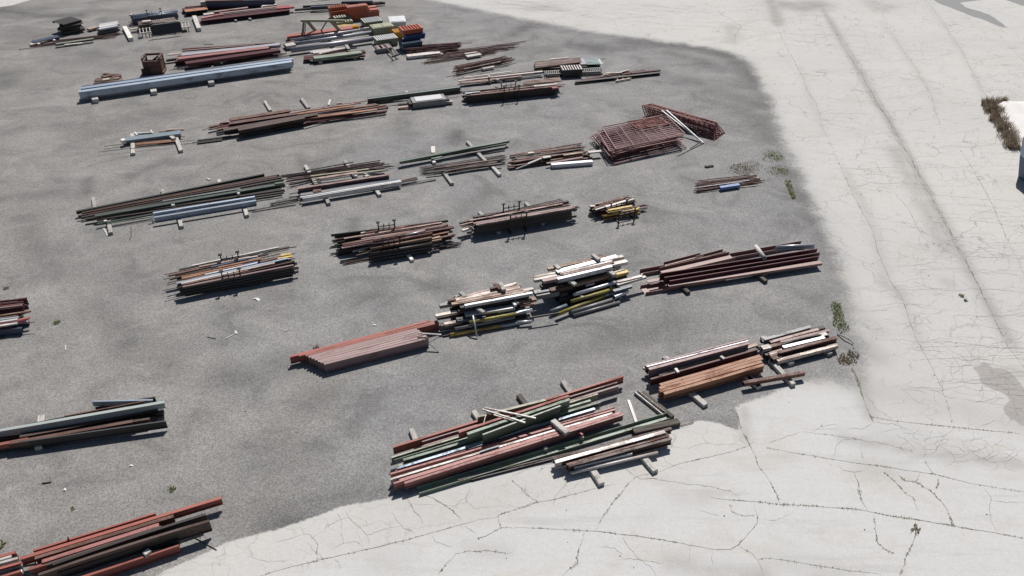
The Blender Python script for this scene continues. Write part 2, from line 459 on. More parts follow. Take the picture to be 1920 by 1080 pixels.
pile('the scrap heap behind the blue beams', 'A1', '''
scat rust,brn,tan T 8 760 560 900 545 700 620 920 595 9 8 zt=.12 j=.1
rust W 770 575 830 560 .25 .2 z=.05
crm T 770 596 820 588 12 12 z=.1
''')
pile('the big octagonal pole pile', 'a4', '''
red C 48 458 890 350 30 44 z=.1
lav O 95 498 1115 352 34 34 z=.12
slv O 150 543 1168 390 44 44 z=.12
wht O 1000 362 1115 346 26 26 z=.3
lav O 100 612 1150 465 66 66 z=.12
wht T 25 572 150 552 50 40 z=.1
crm R 18 548 150 520 14 14 z=.3
pnk T 540 400 900 322 22 22 z=.1
rose T 560 385 880 335 22 18 z=.14
yel T 700 330 960 330 36 20 z=.05
S 885 572 1.0
S 700 655 1.6
''')
pile('the short green channel pile', 'a4', '''
wht T 385 668 830 622 34 26 z=.14
crm F 470 690 835 612 16 6 z=.34
rust F 500 684 820 618 8 8 z=.34
brn R 800 630 950 606 18 18 z=.24
mar T 275 728 1058 652 30 26 z=.14
mar T 268 752 1050 700 26 22 z=.14
slv T 360 672 400 660 20 20 z=.14
grn N 398 738 1012 664 34 34 z=.2
dgr T 350 775 980 720 16 16 z=.14
wood W 815 572 850 625 .2 .12 z=.36
S 488 790 1.4 w=.22 h=.16
S 932 738 1.4 w=.22 h=.16
''')
pile('the rod bundle below the blue bin', 'a5', '''
scat rust,brn,mar R 27 180 218 950 150 190 318 960 252 12 12 zt=.4 j=.07
tan R 950 168 1160 158 10 10 z=.3
wht T 182 352 680 300 34 40 z=.04
crm T 430 355 720 318 20 20 z=.05
''')
pile('the loose rod spread at the back', 'a5', '''
scat rust,mar,brn,pnk R 27 640 318 1860 170 470 455 1420 318 9 9 zt=.14 j=.12
gry R 1350 215 1870 162 8 8 z=.18
gry R 1420 250 1790 232 7 7 z=.08
wht F 1078 362 1290 325 30 24 z=.08
crm F 1050 322 1240 296 14 8 z=.2
''')  # pale rods in the spread are painted highlights
pile('the leaning rod bundle above the white bars', 'a5', '''
scat rust,rust,mar,pnk R 28 930 500 1590 372 900 612 1800 405 11 11 zt=.4 j=.06
crm R 1040 550 1590 435 14 14 z=.42
tan R 900 618 1140 565 9 9 z=.3
wht T 1310 542 1490 510 20 24 z=.08
dk R 770 672 1820 462 6 6 z=.01
''')  # the bundle's pinkish highlight is put in as pale rods
pile('the white and rusty bar pile', 'd6', '''
wht F 180 218 955 116 12 8 z=.3
rust R 78 252 1450 94 14 14 z=.24
wht T 78 270 1462 116 16 14 z=.26
rust R 190 268 1480 132 12 12 z=.2
rust T 310 268 1110 178 16 14 z=.2
pnk T 110 304 1115 190 18 22 z=.16
crm T 120 310 620 262 18 22 z=.14
slv T 1110 190 1470 160 10 10 z=.16
gry R 1100 175 1460 140 8 8 z=.2
dk R 70 328 1440 190 8 8 z=.02
dk R 230 345 1270 205 8 8 z=.02
wwh W 578 182 602 208 .1 .08 z=.36
wwh W 690 238 745 250 .1 .08 z=.34
wwh W 690 142 700 150 .1 .08 z=.1
S 612 282 .8
S 742 270 .8
S 862 252 .8
''')
pile('the racked pile with the rusty plate', 'd6', '''
fill dk T 200 515 1700 365 z=.04 zt=.5 d=.55 n=4 m=3 r=.2
rust R 240 448 1640 296 14 14 z=.55
slv T 190 478 440 452 16 14 z=.52
pnk T 430 462 1320 358 16 14 z=.52
tan R 300 470 1280 352 8 8 z=.6
rust T 280 505 1760 350 16 16 z=.5
wht T 1318 358 1702 320 24 20 z=.54
brt T 1612 386 1702 374 22 24 z=.45
pnk R 1700 335 1820 325 16 16 z=.4
dk R 1680 375 1812 364 12 12 z=.35
dk R 120 520 300 500 12 12 z=.3
''')
pile('the scrap pile with teal sheets', 'a6', '''
fill dk,nav T 40 275 990 235 z=.02 zt=.3 d=.7 n=2 m=3 r=.05
brn T 25 214 700 150 20 20 z=.32
rust T 28 232 705 168 20 20 z=.32
brn T 20 250 712 186 20 20 z=.32
rust T 25 270 715 204 20 20 z=.32
brn T 20 290 600 222 18 20 z=.3
dk T 90 300 1000 258 18 20 z=.2
wht T 258 164 520 142 12 10 z=.3
nav T 690 280 985 262 16 16 z=.12
slv T 120 305 300 285 14 14 z=.2
dk R 1015 162 1080 154 6 6 z=.02
''')
pile('the dark bars right of the lattice', 'a6', '''
dk I 630 502 1900 362 20 26 z=.06
mar F 735 472 1660 326 18 18 z=.1
rust F 800 448 1750 338 16 16 z=.1
mar T 1470 372 1900 324 18 20 z=.12
rust L 1050 405 1430 345 14 14 z=.16
crm F 1300 360 1432 324 12 8 z=.24
crm F 1090 374 1330 366 10 8 z=.22
olv T 622 532 1200 455 12 12 z=.02
dk T 640 495 760 482 14 14 z=.02
''')
pile('the heap under the slate tube', 'c8', '''
slate T 505 392 1522 262 64 46 z=.14
wwh W 468 385 500 412 .2 .2 z=.14
brn F 620 462 1450 385 9 9 z=.12
ora F 625 480 1450 398 9 9 z=.12
tan F 640 492 1448 408 9 9 z=.12
ora F 640 505 1440 425 9 9 z=.1
dk R 150 522 1605 336 9 9 z=.1
dk R 145 568 1560 392 9 9 z=.07
gry R 40 620 1400 472 10 10 z=.15
brn R 640 550 1800 398 7 7 z=.02
dk R 700 545 1820 455 7 7 z=.02
wood W 1340 322 1405 372 .2 .1 z=.15
wwh W 700 262 740 310 .09 .06 z=0
wwh W 730 282 1010 262 .08 .06 z=.02
wwh W 985 225 1018 278 .08 .06 z=0
tan F 1130 245 1400 218 10 6 z=.05
crm F 1260 215 1590 198 14 8 z=.06
S 662 640 2.6 w=.2 h=.15
S 1525 592 2.4 w=.2 h=.15
''')
pile('the brown beam pile in the left middle', 'c6', '''
fill dk I 380 330 1080 232 z=.02 zt=.3 d=.8 n=1 m=4 r=.2
rust I 362 272 925 184 24 26 z=.3
rust I 348 308 1000 212 24 28 z=.3
brn I 298 368 1190 216 26 40 z=.2
brn I 436 364 1062 248 30 52 z=.18
dk T 880 190 930 182 14 14 z=.32
rust T 160 342 360 300 12 14 z=.2
pnk T 262 300 380 288 10 10 z=.3
mar T 236 345 440 306 14 14 z=.2
rust T 240 364 420 328 14 14 z=.2
dk R 155 366 300 345 10 10 z=.1
dk R 90 372 160 354 5 5 z=.05
dk T 50 468 372 428 9 9 z=.05
dk T 48 494 285 464 9 9 z=.02
gry R 0 486 50 480 8 8 z=.02
pnk R 945 198 1664 90 9 9 z=.3
pnk T 900 210 1600 112 8 8 z=.3
ora F 970 222 1532 140 14 8 z=.34
scat rust,tan,pnk T 9 980 214 1735 128 1190 246 1800 152 9 8 zt=.25 z0=.1 j=.05
ora F 1062 262 1752 174 12 8 z=.3
tan F 1080 252 1500 196 10 8 z=.3
rust T 1080 274 1842 158 9 10 z=.2
mar T 1060 302 1842 188 10 12 z=.12
rust F 1190 240 1840 134 9 9 z=.3
blk R 1460 272 1832 234 7 7 z=.05
gry F 1056 356 1305 286 12 6 z=.01
wood W 690 95 742 182 .17 .14 z=0
wood W 1035 68 1105 158 .2 .15 z=0
wwh W 1308 82 1294 132 .12 .1 z=0
pnk W 1370 118 1420 112 .08 .06 z=.0
''')
pile('the dark green channel pile', 'c7', '''
dgr C 80 328 1748 112 34 60 z=.14
pgr F 100 335 1750 124 7 5 z=.47
dgr F 280 385 1785 185 40 12 z=.06
mgr F 285 372 780 300 40 10 z=.1
dk T 90 382 290 372 20 20 z=.04
gry O 550 378 920 335 34 34 z=.12
crm N 638 488 1620 385 26 20 z=.06
crm F 1440 388 1620 374 18 8 z=.18
pnk T 660 515 930 498 10 16 z=.02
dk T 640 430 960 400 20 20 z=.06
dk R 1500 260 1770 222 9 9 z=.02
S 870 300 1.0 w=.2 h=.12
''')
pile('the long thin bar rows at left', 'c1', '''
blk I 10 412 1705 74 10 24 z=.16
dk T 68 416 1840 82 8 16 z=.16
rust L 62 426 1820 96 7 14 z=.16
dk L 30 452 1860 104 9 14 z=.14
ora R 124 440 1742 126 9 9 z=.17
dk L 60 464 1880 122 10 14 z=.12
rust R 100 436 1880 92 7 7 z=.2
dgr C 180 452 1890 158 20 30 z=.16
pgr F 790 319 1490 207 6 4 z=.36
mgr F 1800 162 1880 152 12 4 z=.36
dk T 100 478 1870 216 11 18 z=.14
dk L 196 486 1880 238 8 14 z=.14
blk T 190 470 1860 205 8 10 z=.14
tan R 200 522 700 436 8 8 z=.14
dgr L 200 524 1000 384 9 12 z=.14
grn R 292 522 710 456 9 9 z=.14
crm R 1630 288 1790 262 6 6 z=.1
blu Z 705 430 1622 282 18 30 z=.18
blu Z 715 470 1632 318 20 40 z=.14
slv R 665 470 720 462 9 9 z=.2
slv R 668 494 720 486 9 9 z=.12
wwh W 870 355 898 350 .12 .1 z=.3
wwh W 1462 250 1486 246 .12 .1 z=.3
wwh W 238 458 264 452 .1 .08 z=.2
wwh W 262 498 288 492 .1 .08 z=.2
B 168 282 1.8
B 788 212 2.4
B 1296 124 2.8
S 320 602 2.2
S 960 545 2.4
S 1548 446 2.6
wood W 252 548 298 632 .08 .03 z=0
wwh W 1190 116 1218 126 .1 .05 z=0
dk R 506 548 508 640 5 5 z=.01
dk R 508 640 490 668 5 5 z=.01
''')
pile('the thin bar pile in the centre left', 'c2', '''
scat mar,mar,rust,dk R 16 340 208 1290 62 400 268 1390 116 9 9 zt=.25 z0=.1 j=.05
blk T 540 156 1022 70 8 8 z=.25
dk T 400 290 620 240 9 9 z=.1
olv F 600 212 1182 140 8 6 z=.32
olv F 610 238 1350 150 9 6 z=.3
pnk F 680 234 1066 174 18 8 z=.3
dk T 1080 140 1340 130 9 9 z=.2
dk T 1200 162 1350 150 8 8 z=.15
tan R 362 324 480 300 8 8 z=.05
pnk I 470 336 1382 198 14 40 z=.2
mar T 476 352 1378 226 14 20 z=.16
nav I 468 372 1480 246 14 20 z=.14
gry N 500 398 1492 252 22 16 z=.16
slv N 495 424 1500 258 10 10 z=.24
slv N 520 438 1506 270 12 30 z=.14
wht F 518 436 1504 268 6 2 z=.31
ora F 625 358 706 346 10 6 z=.3
dk T 194 488 500 430 9 9 z=.06
gry R 248 462 500 412 7 7 z=.04
dk R 4 556 510 466 8 8 z=.04
dk R 10 570 450 500 8 8 z=.01
gry T 390 384 470 372 8 8 z=.14
gry T 386 416 480 404 8 8 z=.14
brn T 1490 264 1660 224 9 9 z=.12
brn T 1500 272 1668 238 9 9 z=.1
gry R 1500 290 1856 236 8 8 z=.06
dk R 1500 312 1850 250 8 8 z=.02
wwh W 1040 208 1062 204 .14 .12 z=.15
wwh W 1142 212 1165 208 .12 .1 z=.12
B 545 102 2.2
B 940 52 2.4
S 780 482 2.2
S 1290 396 2.4
''')
pile('the dark green bars in the middle', 'd1', '''
mgr C 70 432 1782 104 30 36 z=.2
pgr R 130 405 1680 140 7 7 z=.4
mgr C 110 440 1735 150 26 26 z=.16
dk T 140 462 1730 205 10 10 z=.14
gry T 570 400 1730 212 8 8 z=.16
grn F 572 392 742 362 16 8 z=.2
dk L 120 468 460 410 8 8 z=.14
S 900 775 1.5
S 1645 640 1.5
wwh W 600 200 602 300 .22 .14 z=0
wwh W 592 400 625 455 .16 .14 z=0
B 1135 115 2.6
''')
pile('the rod spread on two timbers', 'd1', '''
scat dk,brn,gry R 28 430 520 1690 340 480 640 1690 480 9 9 zt=.1 z0=.16 j=.07 k=.12
rust F 800 520 1480 420 14 10 z=.3
brn T 620 540 1690 395 16 16 z=.2
brn L 780 590 1600 440 18 16 z=.18
dk L 500 610 1680 465 18 16 z=.16
tan R 1600 415 1790 400 7 7 z=.2
''')
pile('the pile left of the mesh panels', 'd2', '''
fill dk T 220 520 1480 390 z=.02 zt=.12 d=.6 n=1 m=3 r=.3
scat rust,rust,dk,brn T 22 150 362 1280 205 100 596 1480 425 15 14 zt=.26 z0=.1 j=.08 k=.14
dk T 80 422 600 340 20 22 z=.15
dk R 60 545 700 440 12 12 z=.06
dk R 90 608 560 520 12 12 z=.02
dk R 1480 290 1860 200 12 12 z=.1
dk R 1520 455 1860 430 8 8 z=.02
wht F 162 632 630 440 26 16 za=.02 zb=.3
wht F 650 432 790 410 30 16 z=.3
tan F 1020 388 1375 336 22 10 z=.32
wht T 1470 336 1702 310 30 24 z=.26
crm T 382 352 490 338 22 16 z=.3
mauve F 720 535 1370 425 22 10 z=.2
slv T 800 552 1545 492 36 66 z=.02
''')
pile('the small bundle with a blue strip', 'B3', '''
scat rust,rust,mar R 20 1400 285 1800 230 1385 345 1870 290 7 7 zt=.15 j=.06
slv R 1370 328 1780 270 7 7 z=.16
blue F 1560 322 1705 300 16 20 z=.06
gry R 1385 350 1880 285 4 4 z=.01
wdk W 1450 166 1510 157 .14 .08 z=0
''')
pile('the yellow and white racked bundle', 'd3', '''
fill dk,mar O 380 600 1330 350 z=.05 zt=.4 d=.5 n=3 m=3 r=.1
fill dk,mar,yel O 560 740 1480 560 z=.02 zt=.3 d=.4 n=3 m=2 r=.1
pnk T 350 446 1190 244 20 18 z=.42
dk R 370 476 1200 262 16 16 z=.38
rust T 460 458 1080 296 26 20 z=.42
crm T 218 492 355 480 50 40 z=.34
rust T 330 535 1270 282 20 18 z=.4
pnk T 280 585 1370 252 18 18 z=.38
wht T 620 510 1165 350 42 24 z=.44
wht T 360 588 780 462 22 20 z=.42
wht R 1200 258 1330 236 36 36 z=.36
wht T 1190 356 1362 306 26 26 z=.36
crm T 640 552 1050 438 24 20 z=.4
rust R 505 608 1412 368 20 20 z=.36
dk R 250 665 520 610 18 18 z=.2
mar T 400 690 1640 452 28 24 z=.2
mar T 500 742 1690 520 28 24 z=.14
rust R 330 720 1720 470 18 18 z=.12
yel T 690 596 1310 484 40 30 z=.4
yel T 640 625 920 575 24 20 z=.38
yel T 680 655 1010 600 22 20 z=.36
rust F 1040 590 1310 535 22 8 z=.46
yel T 1335 560 1505 530 46 36 z=.3
yel T 800 640 1480 560 44 50 z=.26
tan T 670 780 1000 720 24 24 z=.1
''')
pile('the racked pile with big pipes', 'c4', '''
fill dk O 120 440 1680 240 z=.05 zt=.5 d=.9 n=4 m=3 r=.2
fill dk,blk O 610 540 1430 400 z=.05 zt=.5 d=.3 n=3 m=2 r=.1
rust R 100 358 1510 118 20 20 z=.55
pnk T 220 346 1575 124 12 12 z=.58
rust T 500 268 1120 160 16 16 z=.55
ora R 930 215 1110 162 16 16 z=.58
rust R 430 325 1605 150 18 18 z=.55
mauve T 460 350 1600 172 12 12 z=.55
rust T 200 425 1660 150 20 20 z=.53
brn R 560 360 1640 180 16 16 z=.55
mar T 210 448 1700 196 16 16 z=.52
mauve F 190 474 1250 268 22 12 z=.5
mar T 700 350 1740 184 20 18 z=.5
lav O 1070 296 1325 230 36 36 z=.52
rust F 620 355 1350 232 26 14 z=.56
rust O 735 398 1442 262 44 44 z=.5
brn R 460 440 740 402 18 18 z=.45
gry O 340 520 720 410 28 28 z=.3
tan O 588 480 1432 322 36 36 z=.52
tan T 1440 345 1555 318 20 18 z=.45
tan T 1440 375 1570 350 20 18 z=.4
ora F 1450 300 1672 254 14 10 z=.5
rust T 1560 330 1760 285 16 16 z=.4
crm R 1650 180 1722 168 14 14 z=.5
dk R 50 374 300 340 16 16 z=.45
dk R 60 408 300 360 14 14 z=.4
dk R 36 456 260 410 14 14 z=.3
dk R 110 500 300 465 14 14 z=.2
dk R 130 545 320 500 14 14 z=.1
dk T 105 576 420 520 12 12 z=.02
tan R 390 578 590 528 12 12 z=.2
wht T 455 270 520 258 14 10 z=.56
scat rust,dk,brn R 9 280 640 640 580 170 716 600 640 9 9 zt=.06 z0=.01 j=.1
scat rust,dk,brn R 9 1440 420 1830 405 1440 500 1800 430 9 9 zt=.1 z0=.01 j=.1
S 1168 640 1.2 c=wwh w=.14 h=.12
''')
pile('the racked pile with splayed bars', 'c5', '''
fill blk,dk T 280 500 1770 240 z=.14 zt=.6 d=.7 n=4 m=3 r=.15
rust R 450 352 1572 100 13 13 z=.62
mar R 600 345 1600 116 11 11 z=.62
rust R 500 388 1642 146 16 16 z=.6
rust T 560 350 1610 140 12 12 z=.62
pnk T 200 424 1600 172 14 14 z=.62
mar R 180 432 1720 165 10 10 z=.58
mauve T 260 468 1822 200 22 18 z=.6
brn R 300 448 1700 190 14 14 z=.62
pnk T 300 486 1785 228 18 18 z=.6
dk R 1600 260 1862 228 14 14 z=.55
brn T 52 456 262 408 22 20 z=.5
pnk T 60 490 250 445 18 18 z=.45
rust R 80 520 250 470 18 18 z=.4
crm T 95 570 240 522 26 26 z=.3
crm T 150 512 240 486 22 20 z=.36
tan T 300 610 1420 408 9 9 z=.08
B 350 290 2.0
B 1050 150 2.0
wwh W 1770 262 1790 268 .1 .1 z=.3
''')
pile('the mixed tube pile left of centre', 'c3', '''
fill dk,blk O 250 640 1800 350 z=.05 zt=.5 d=.9 n=4 m=3 r=.15
wht T 430 338 1578 92 12 14 z=.56
dk T 250 392 1718 90 16 16 z=.52
rust R 1690 98 1818 86 14 14 z=.5
crm R 55 452 520 360 16 16 z=.5
pnk R 90 474 760 330 14 14 z=.48
crm T 520 354 1190 224 14 14 z=.55
wht T 1170 232 1305 210 14 12 z=.55
rust T 110 470 1440 178 16 16 z=.5
nav T 680 356 1180 240 20 16 z=.52
nav O 1190 220 1432 162 30 30 z=.5
crm R 1430 176 1712 116 16 16 z=.5
dk T 200 470 700 370 20 16 z=.46
tan R 120 515 1602 174 16 16 z=.54
ora T 780 360 1340 246 16 14 z=.54
rust R 130 526 1350 262 14 14 z=.5
ora T 285 492 1100 322 14 14 z=.52
tan T 290 510 870 390 12 12 z=.52
ora R 300 525 800 420 10 10 z=.52
yel T 1610 200 1745 180 26 20 z=.5
yel T 1560 244 1760 212 18 16 z=.5
rust T 1330 290 1570 230 22 18 z=.5
dk R 40 522 1802 176 10 10 z=.46
tan R 90 594 630 460 16 16 z=.5
brn R 100 566 700 440 12 12 z=.5
nav T 880 380 1310 285 22 16 z=.5
slv T 600 458 1300 300 14 14 z=.54
blu T 220 574 1700 240 20 18 z=.52
lav O 1530 272 1800 234 20 20 z=.5
crm T 280 576 1530 302 16 16 z=.53
pnk T 290 592 1180 400 10 10 z=.53
rust R 240 630 1775 284 18 18 z=.5
mauve T 300 620 1780 330 14 14 z=.5
dk R 250 640 1828 354 12 12 z=.46
''')
pile('the cut off pile at the left edge', 'd4', '''
fill nav,blu,blk T -900 880 480 770 z=.02 zt=.28 d=.5 n=3 m=2 r=.05
fill mar,dk O -900 470 500 300 z=.05 zt=.4 d=.6 n=3 m=3 r=.05
mar R -900 285 355 132 24 24 z=.45
mauve R -900 330 390 172 24 24 z=.45
mar T -900 355 520 180 22 20 z=.42
rose R -900 395 520 222 22 22 z=.45
mauve T -900 430 505 256 22 20 z=.45
mar R -900 480 545 298 22 22 z=.4
mar R -900 530 550 355 22 22 z=.3
tan O -900 620 685 385 50 50 z=.4
pnk R -900 680 390 492 22 22 z=.4
dk O -900 690 520 508 34 34 z=.34
slv T -900 700 418 528 30 26 z=.4
wht T -900 770 395 575 30 26 z=.4
red F 395 595 682 540 34 14 z=.38
brt R 390 625 650 570 22 22 z=.36
brt R -100 690 600 600 18 18 z=.42
wht T -900 870 390 655 34 30 z=.36
slv T -900 830 395 630 20 20 z=.38
red R 385 672 785 636 20 20 z=.34
dk R 480 770 640 758 16 16 z=.2
dk T -60 990 100 965 16 12 z=0
''')
pile('the red pile left of tube stacks', 'd8', '''
red I 80 486 1712 66 22 76 z=.08
red I 185 474 1800 72 20 76 z=.08
red I 265 474 1812 88 20 76 z=.08
mauve I 300 490 1560 166 23 88 z=.05
mauve I 336 504 1588 184 23 88 z=.05
mauve I 372 520 1612 204 23 88 z=.05
mauve I 408 538 1640 224 23 88 z=.05
mauve I 440 554 1668 244 23 88 z=.05
mauve I 478 570 1692 266 23 88 z=.05
wood F 1570 210 1842 228 10 10 z=.5
wdk W 365 368 378 390 .08 .06 z=0
wdk W 398 348 412 380 .08 .06 z=0
dk R 1550 290 1640 232 6 6 z=.52
dk R 1700 325 1840 234 6 6 za=.02 zb=.5
''')
pile('the left tall tube stack', 'b4', fat=1.22, text='''
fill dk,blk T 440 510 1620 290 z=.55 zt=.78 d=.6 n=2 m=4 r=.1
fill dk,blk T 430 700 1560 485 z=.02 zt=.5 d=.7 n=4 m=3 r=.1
pnk T 590 302 1000 190 20 24 z=.82
crm T 610 312 1420 90 22 26 z=.8
pnk T 700 285 1400 120 16 26 z=.8
crm T 400 366 1480 155 40 34 z=.8
rust T 268 388 1110 225 26 34 z=.78
tan T 400 402 1500 192 20 30 z=.8
pnk T 440 415 1540 205 16 30 z=.8
tan T 330 442 1640 222 30 30 z=.78
slv T 550 466 1692 254 24 44 z=.78
wht T 1300 250 1708 178 34 40 z=.76
gry T 122 456 800 335 46 50 z=.62
wood W 1150 78 1215 200 .16 .1 z=.93
rust W 1042 105 1150 195 .08 .06 z=.95
rust W 1070 100 1170 190 .06 .06 z=.95
brn W 985 182 1100 155 .12 .1 z=.9
wood W 480 238 560 320 .15 .1 z=.82
wood W 400 300 430 320 .12 .1 z=.7
rust T 438 582 900 495 22 30 z=.52
tan T 840 500 1180 436 12 20 z=.55
slv T 552 612 1390 480 50 50 z=.45
wood W 765 512 880 580 .14 .1 z=.62
wwh W 1370 412 1410 462 .1 .08 z=.62
wood W 1410 380 1452 432 .1 .08 z=.62
crm T 60 638 420 570 34 40 z=.5
dk T 85 690 420 640 20 24 z=.42
ora T 1480 470 1722 432 22 26 z=.5
tan T 1400 400 1758 352 40 36 z=.56
oye O 628 738 1425 590 44 44 z=.36
nav T 415 712 900 635 40 40 z=.36
slv T 1200 640 1682 516 26 26 z=.36
slv O 1420 590 1690 545 40 40 z=.3
crm T 205 780 500 725 34 40 z=.28
rust T 145 800 480 740 34 40 z=.24
gry O 385 850 1395 652 44 44 z=.2
dk R 1650 670 2150 590 30 30 z=.3
slv O 1440 740 1695 720 40 40 z=.12
yel O 300 950 1150 806 48 48 z=.02
slv O 1140 806 1480 752 46 46 z=.02
dk R 130 890 400 840 24 24 z=.1
dk R 180 985 330 955 20 20 z=.02
slv O 692 640 765 1005 28 28 za=.62 zb=.02
''')
pile('the right tall tube stack', 'b5', fat=1.22, text='''
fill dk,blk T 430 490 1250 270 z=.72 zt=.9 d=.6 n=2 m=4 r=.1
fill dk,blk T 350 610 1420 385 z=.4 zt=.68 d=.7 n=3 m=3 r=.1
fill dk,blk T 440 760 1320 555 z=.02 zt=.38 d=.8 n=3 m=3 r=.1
tan T 258 306 940 160 26 34 z=.95
rust T 900 165 1140 108 24 20 z=.95
brn T 1000 112 1070 98 12 16 z=.96
slv T 390 348 1295 115 40 36 z=.95
crm T 1100 190 1388 112 30 40 z=.92
wht T 440 376 1222 190 18 30 z=.95
pnk T 450 395 1250 210 12 30 z=.93
crm T 50 432 400 362 22 40 z=.84
wht T 48 470 440 395 26 40 z=.84
mauve T 178 486 560 410 34 44 z=.84
pnk T 490 392 1190 240 18 34 z=.94
slv T 400 458 1218 262 26 60 z=.9
wht T 1100 260 1442 186 40 44 z=.84
crm T 1212 300 1345 270 24 24 z=.78
wood W 930 88 1030 165 .16 .1 z=1.08
wood W 368 240 430 300 .16 .1 z=1.02
tan T 670 528 1175 392 34 34 z=.68
yel T 1260 388 1455 338 40 40 z=.66
crm T 1100 400 1420 312 14 24 z=.74
rust T 290 622 620 548 44 40 z=.62
dk T 150 560 500 480 40 40 z=.7
gry T 50 660 420 590 40 50 z=.55
gry T 80 700 420 640 34 60 z=.46
wood W 582 478 675 540 .16 .1 z=.8
wood W 1170 330 1265 392 .18 .12 z=.82
wht T 1300 500 1668 414 26 26 z=.52
wht T 1300 545 1725 422 24 30 z=.46
lav T 820 545 945 512 24 24 z=.58
slv O 648 678 1465 438 44 44 z=.46
nav T 1240 640 1512 562 30 30 z=.36
oye O 605 782 1258 590 44 44 z=.32
slv T 1250 710 1455 622 40 40 z=.2
oye O 390 975 1110 690 48 48 z=.14
slv O 1100 694 1240 650 44 44 z=.14
slate O 296 930 540 838 48 48 z=.12
gry O 608 942 1270 738 44 44 z=.08
gry O 640 994 1335 792 40 40 z=.02
wwh W 735 705 790 730 .1 .1 z=.36
crm T 440 700 560 670 24 24 z=.3
crm T 1330 742 1352 736 20 20 z=.1
''')
pile('the red trough pile at right', 'b6', '''


mrd U 95 306 1690 24 .30 .16 z=.0
mrd U 330 232 690 140 .26 .12 z=.14
mrd U 640 172 912 98 .2 .12 z=.14
mrd U 300 300 990 142 .46 .14 z=.18
mrd U 110 480 900 345 .5 .14 z=.0
mar I 278 328 1830 84 6 64 z=.24
mar I 320 368 1855 122 6 60 z=.24
mar I 370 402 1842 158 6 44 z=.22
mrd N 355 442 1866 216 30 22 z=.18
mrd F 150 408 330 376 24 6 z=.2
mar F 180 436 300 410 10 8 z=.2
wwh O 1222 44 1312 160 .18 .18 z=.5
slv O 1420 66 1800 42 .14 .14 z=.42
slv O 1416 82 1796 58 .14 .14 z=.38
slv O 1420 56 1800 36 .12 .12 z=.52
nav O 1424 92 1700 74 .12 .12 z=.36
rose W 1290 335 1330 328 .08 .06 z=.14
S 1325 400 1.0 c=wdk
S 560 510 1.0 c=wdk
''')
pile('the rail pile at lower right', 'b7', '''
fill dk T 110 480 990 255 z=.12 zt=.28 d=.2 n=1 m=2 r=.1
mauve I 68 408 986 168 10 24 z=.32
lav I 84 418 998 184 10 24 z=.32
mauve I 105 440 1004 205 22 60 z=.28
olv T 195 490 1080 222 14 14 z=.3
mar I 120 530 1085 260 14 56 z=.16
rose F 1000 240 1080 220 30 6 z=.3
crm T 55 432 75 425 20 16 z=.26
wwh W 345 432 368 468 .1 .06 z=.44
wwh W 752 322 785 345 .1 .06 z=.46
wood W 238 325 260 345 .14 .12 z=.0
S 275 345 .1 w=.14
ora I 205 582 1108 320 25 58 z=.14
ora I 200 612 1126 342 25 58 z=.14
ora I 200 640 1120 372 25 58 z=.14
ora I 240 660 1142 400 25 58 z=.14
wood W 478 640 618 758 .2 .14 z=0
wood W 980 492 1100 598 .17 .14 z=0
''')
pile('the short beam pile at lower right', 'b7', '''
fill dk T 1190 300 1760 170 z=.14 zt=.28 d=.7 n=1 m=4 r=.2
gry I 1140 172 1562 56 24 28 z=.26
pnk T 1195 196 1632 80 22 24 z=.26
mauve I 1290 196 1728 88 20 24 z=.26
wht T 1122 248 1196 232 36 50 z=.16
rust T 1180 238 1300 210 30 36 z=.2
dk F 1300 218 1655 128 10 12 z=.34 b=.06
slv T 1312 242 1685 152 24 26 z=.28
wht T 1645 136 1705 118 34 28 z=.24
brn T 1680 130 1720 128 30 30 z=.2
rust I 1268 290 1802 152 24 44 z=.2
crm T 1190 302 1312 262 26 24 z=.2
blk C 1338 308 1645 230 20 24 z=.16
pnk T 1192 318 1280 292 30 26 z=.18
rust T 1215 345 1290 318 30 30 z=.16
crm T 1258 362 1802 222 24 28 z=.14
S 1392 385 1.6 w=.22
S 1742 300 1.6 w=.2
wood W 1200 352 1408 572 .18 .15 z=0
''')
pile('the lone brown tube on two timbers', 'b7', '''
rust T 958 560 1504 464 26 30 z=.16
S 1098 592 .9 w=.2
''')
pile('the long beam pile at left edge', 'd5', '''
fill dk,blk T -300 640 1500 350 z=.05 zt=.22 d=.5 n=1 m=3 r=.2
blk I 1440 92 1690 52 12 50 z=.05
dk T 1040 168 1650 100 12 24 z=.05
blu C 1005 100 1666 84 14 50 z=.15
rust F 700 262 1572 98 10 20 z=.3
dk T 200 372 1000 210 10 24 z=.25
pgr C -600 520 1792 106 28 56 z=.3
dk T 230 442 1240 240 12 24 z=.22
dk T -400 610 980 300 12 20 z=.2
brn I 215 480 1718 176 30 40 z=.18 s=-.04
blk T 1500 250 1780 200 34 40 z=.04
rust N 100 555 1445 316 30 40 z=.22
red N -500 660 300 510 28 40 z=.2
brn T 1430 320 1632 288 20 40 z=.16
dk T 1480 300 1700 268 24 30 z=.05
blk I 205 545 1806 314 12 72 z=.1
S 412 600 1.5 w=.2
''')
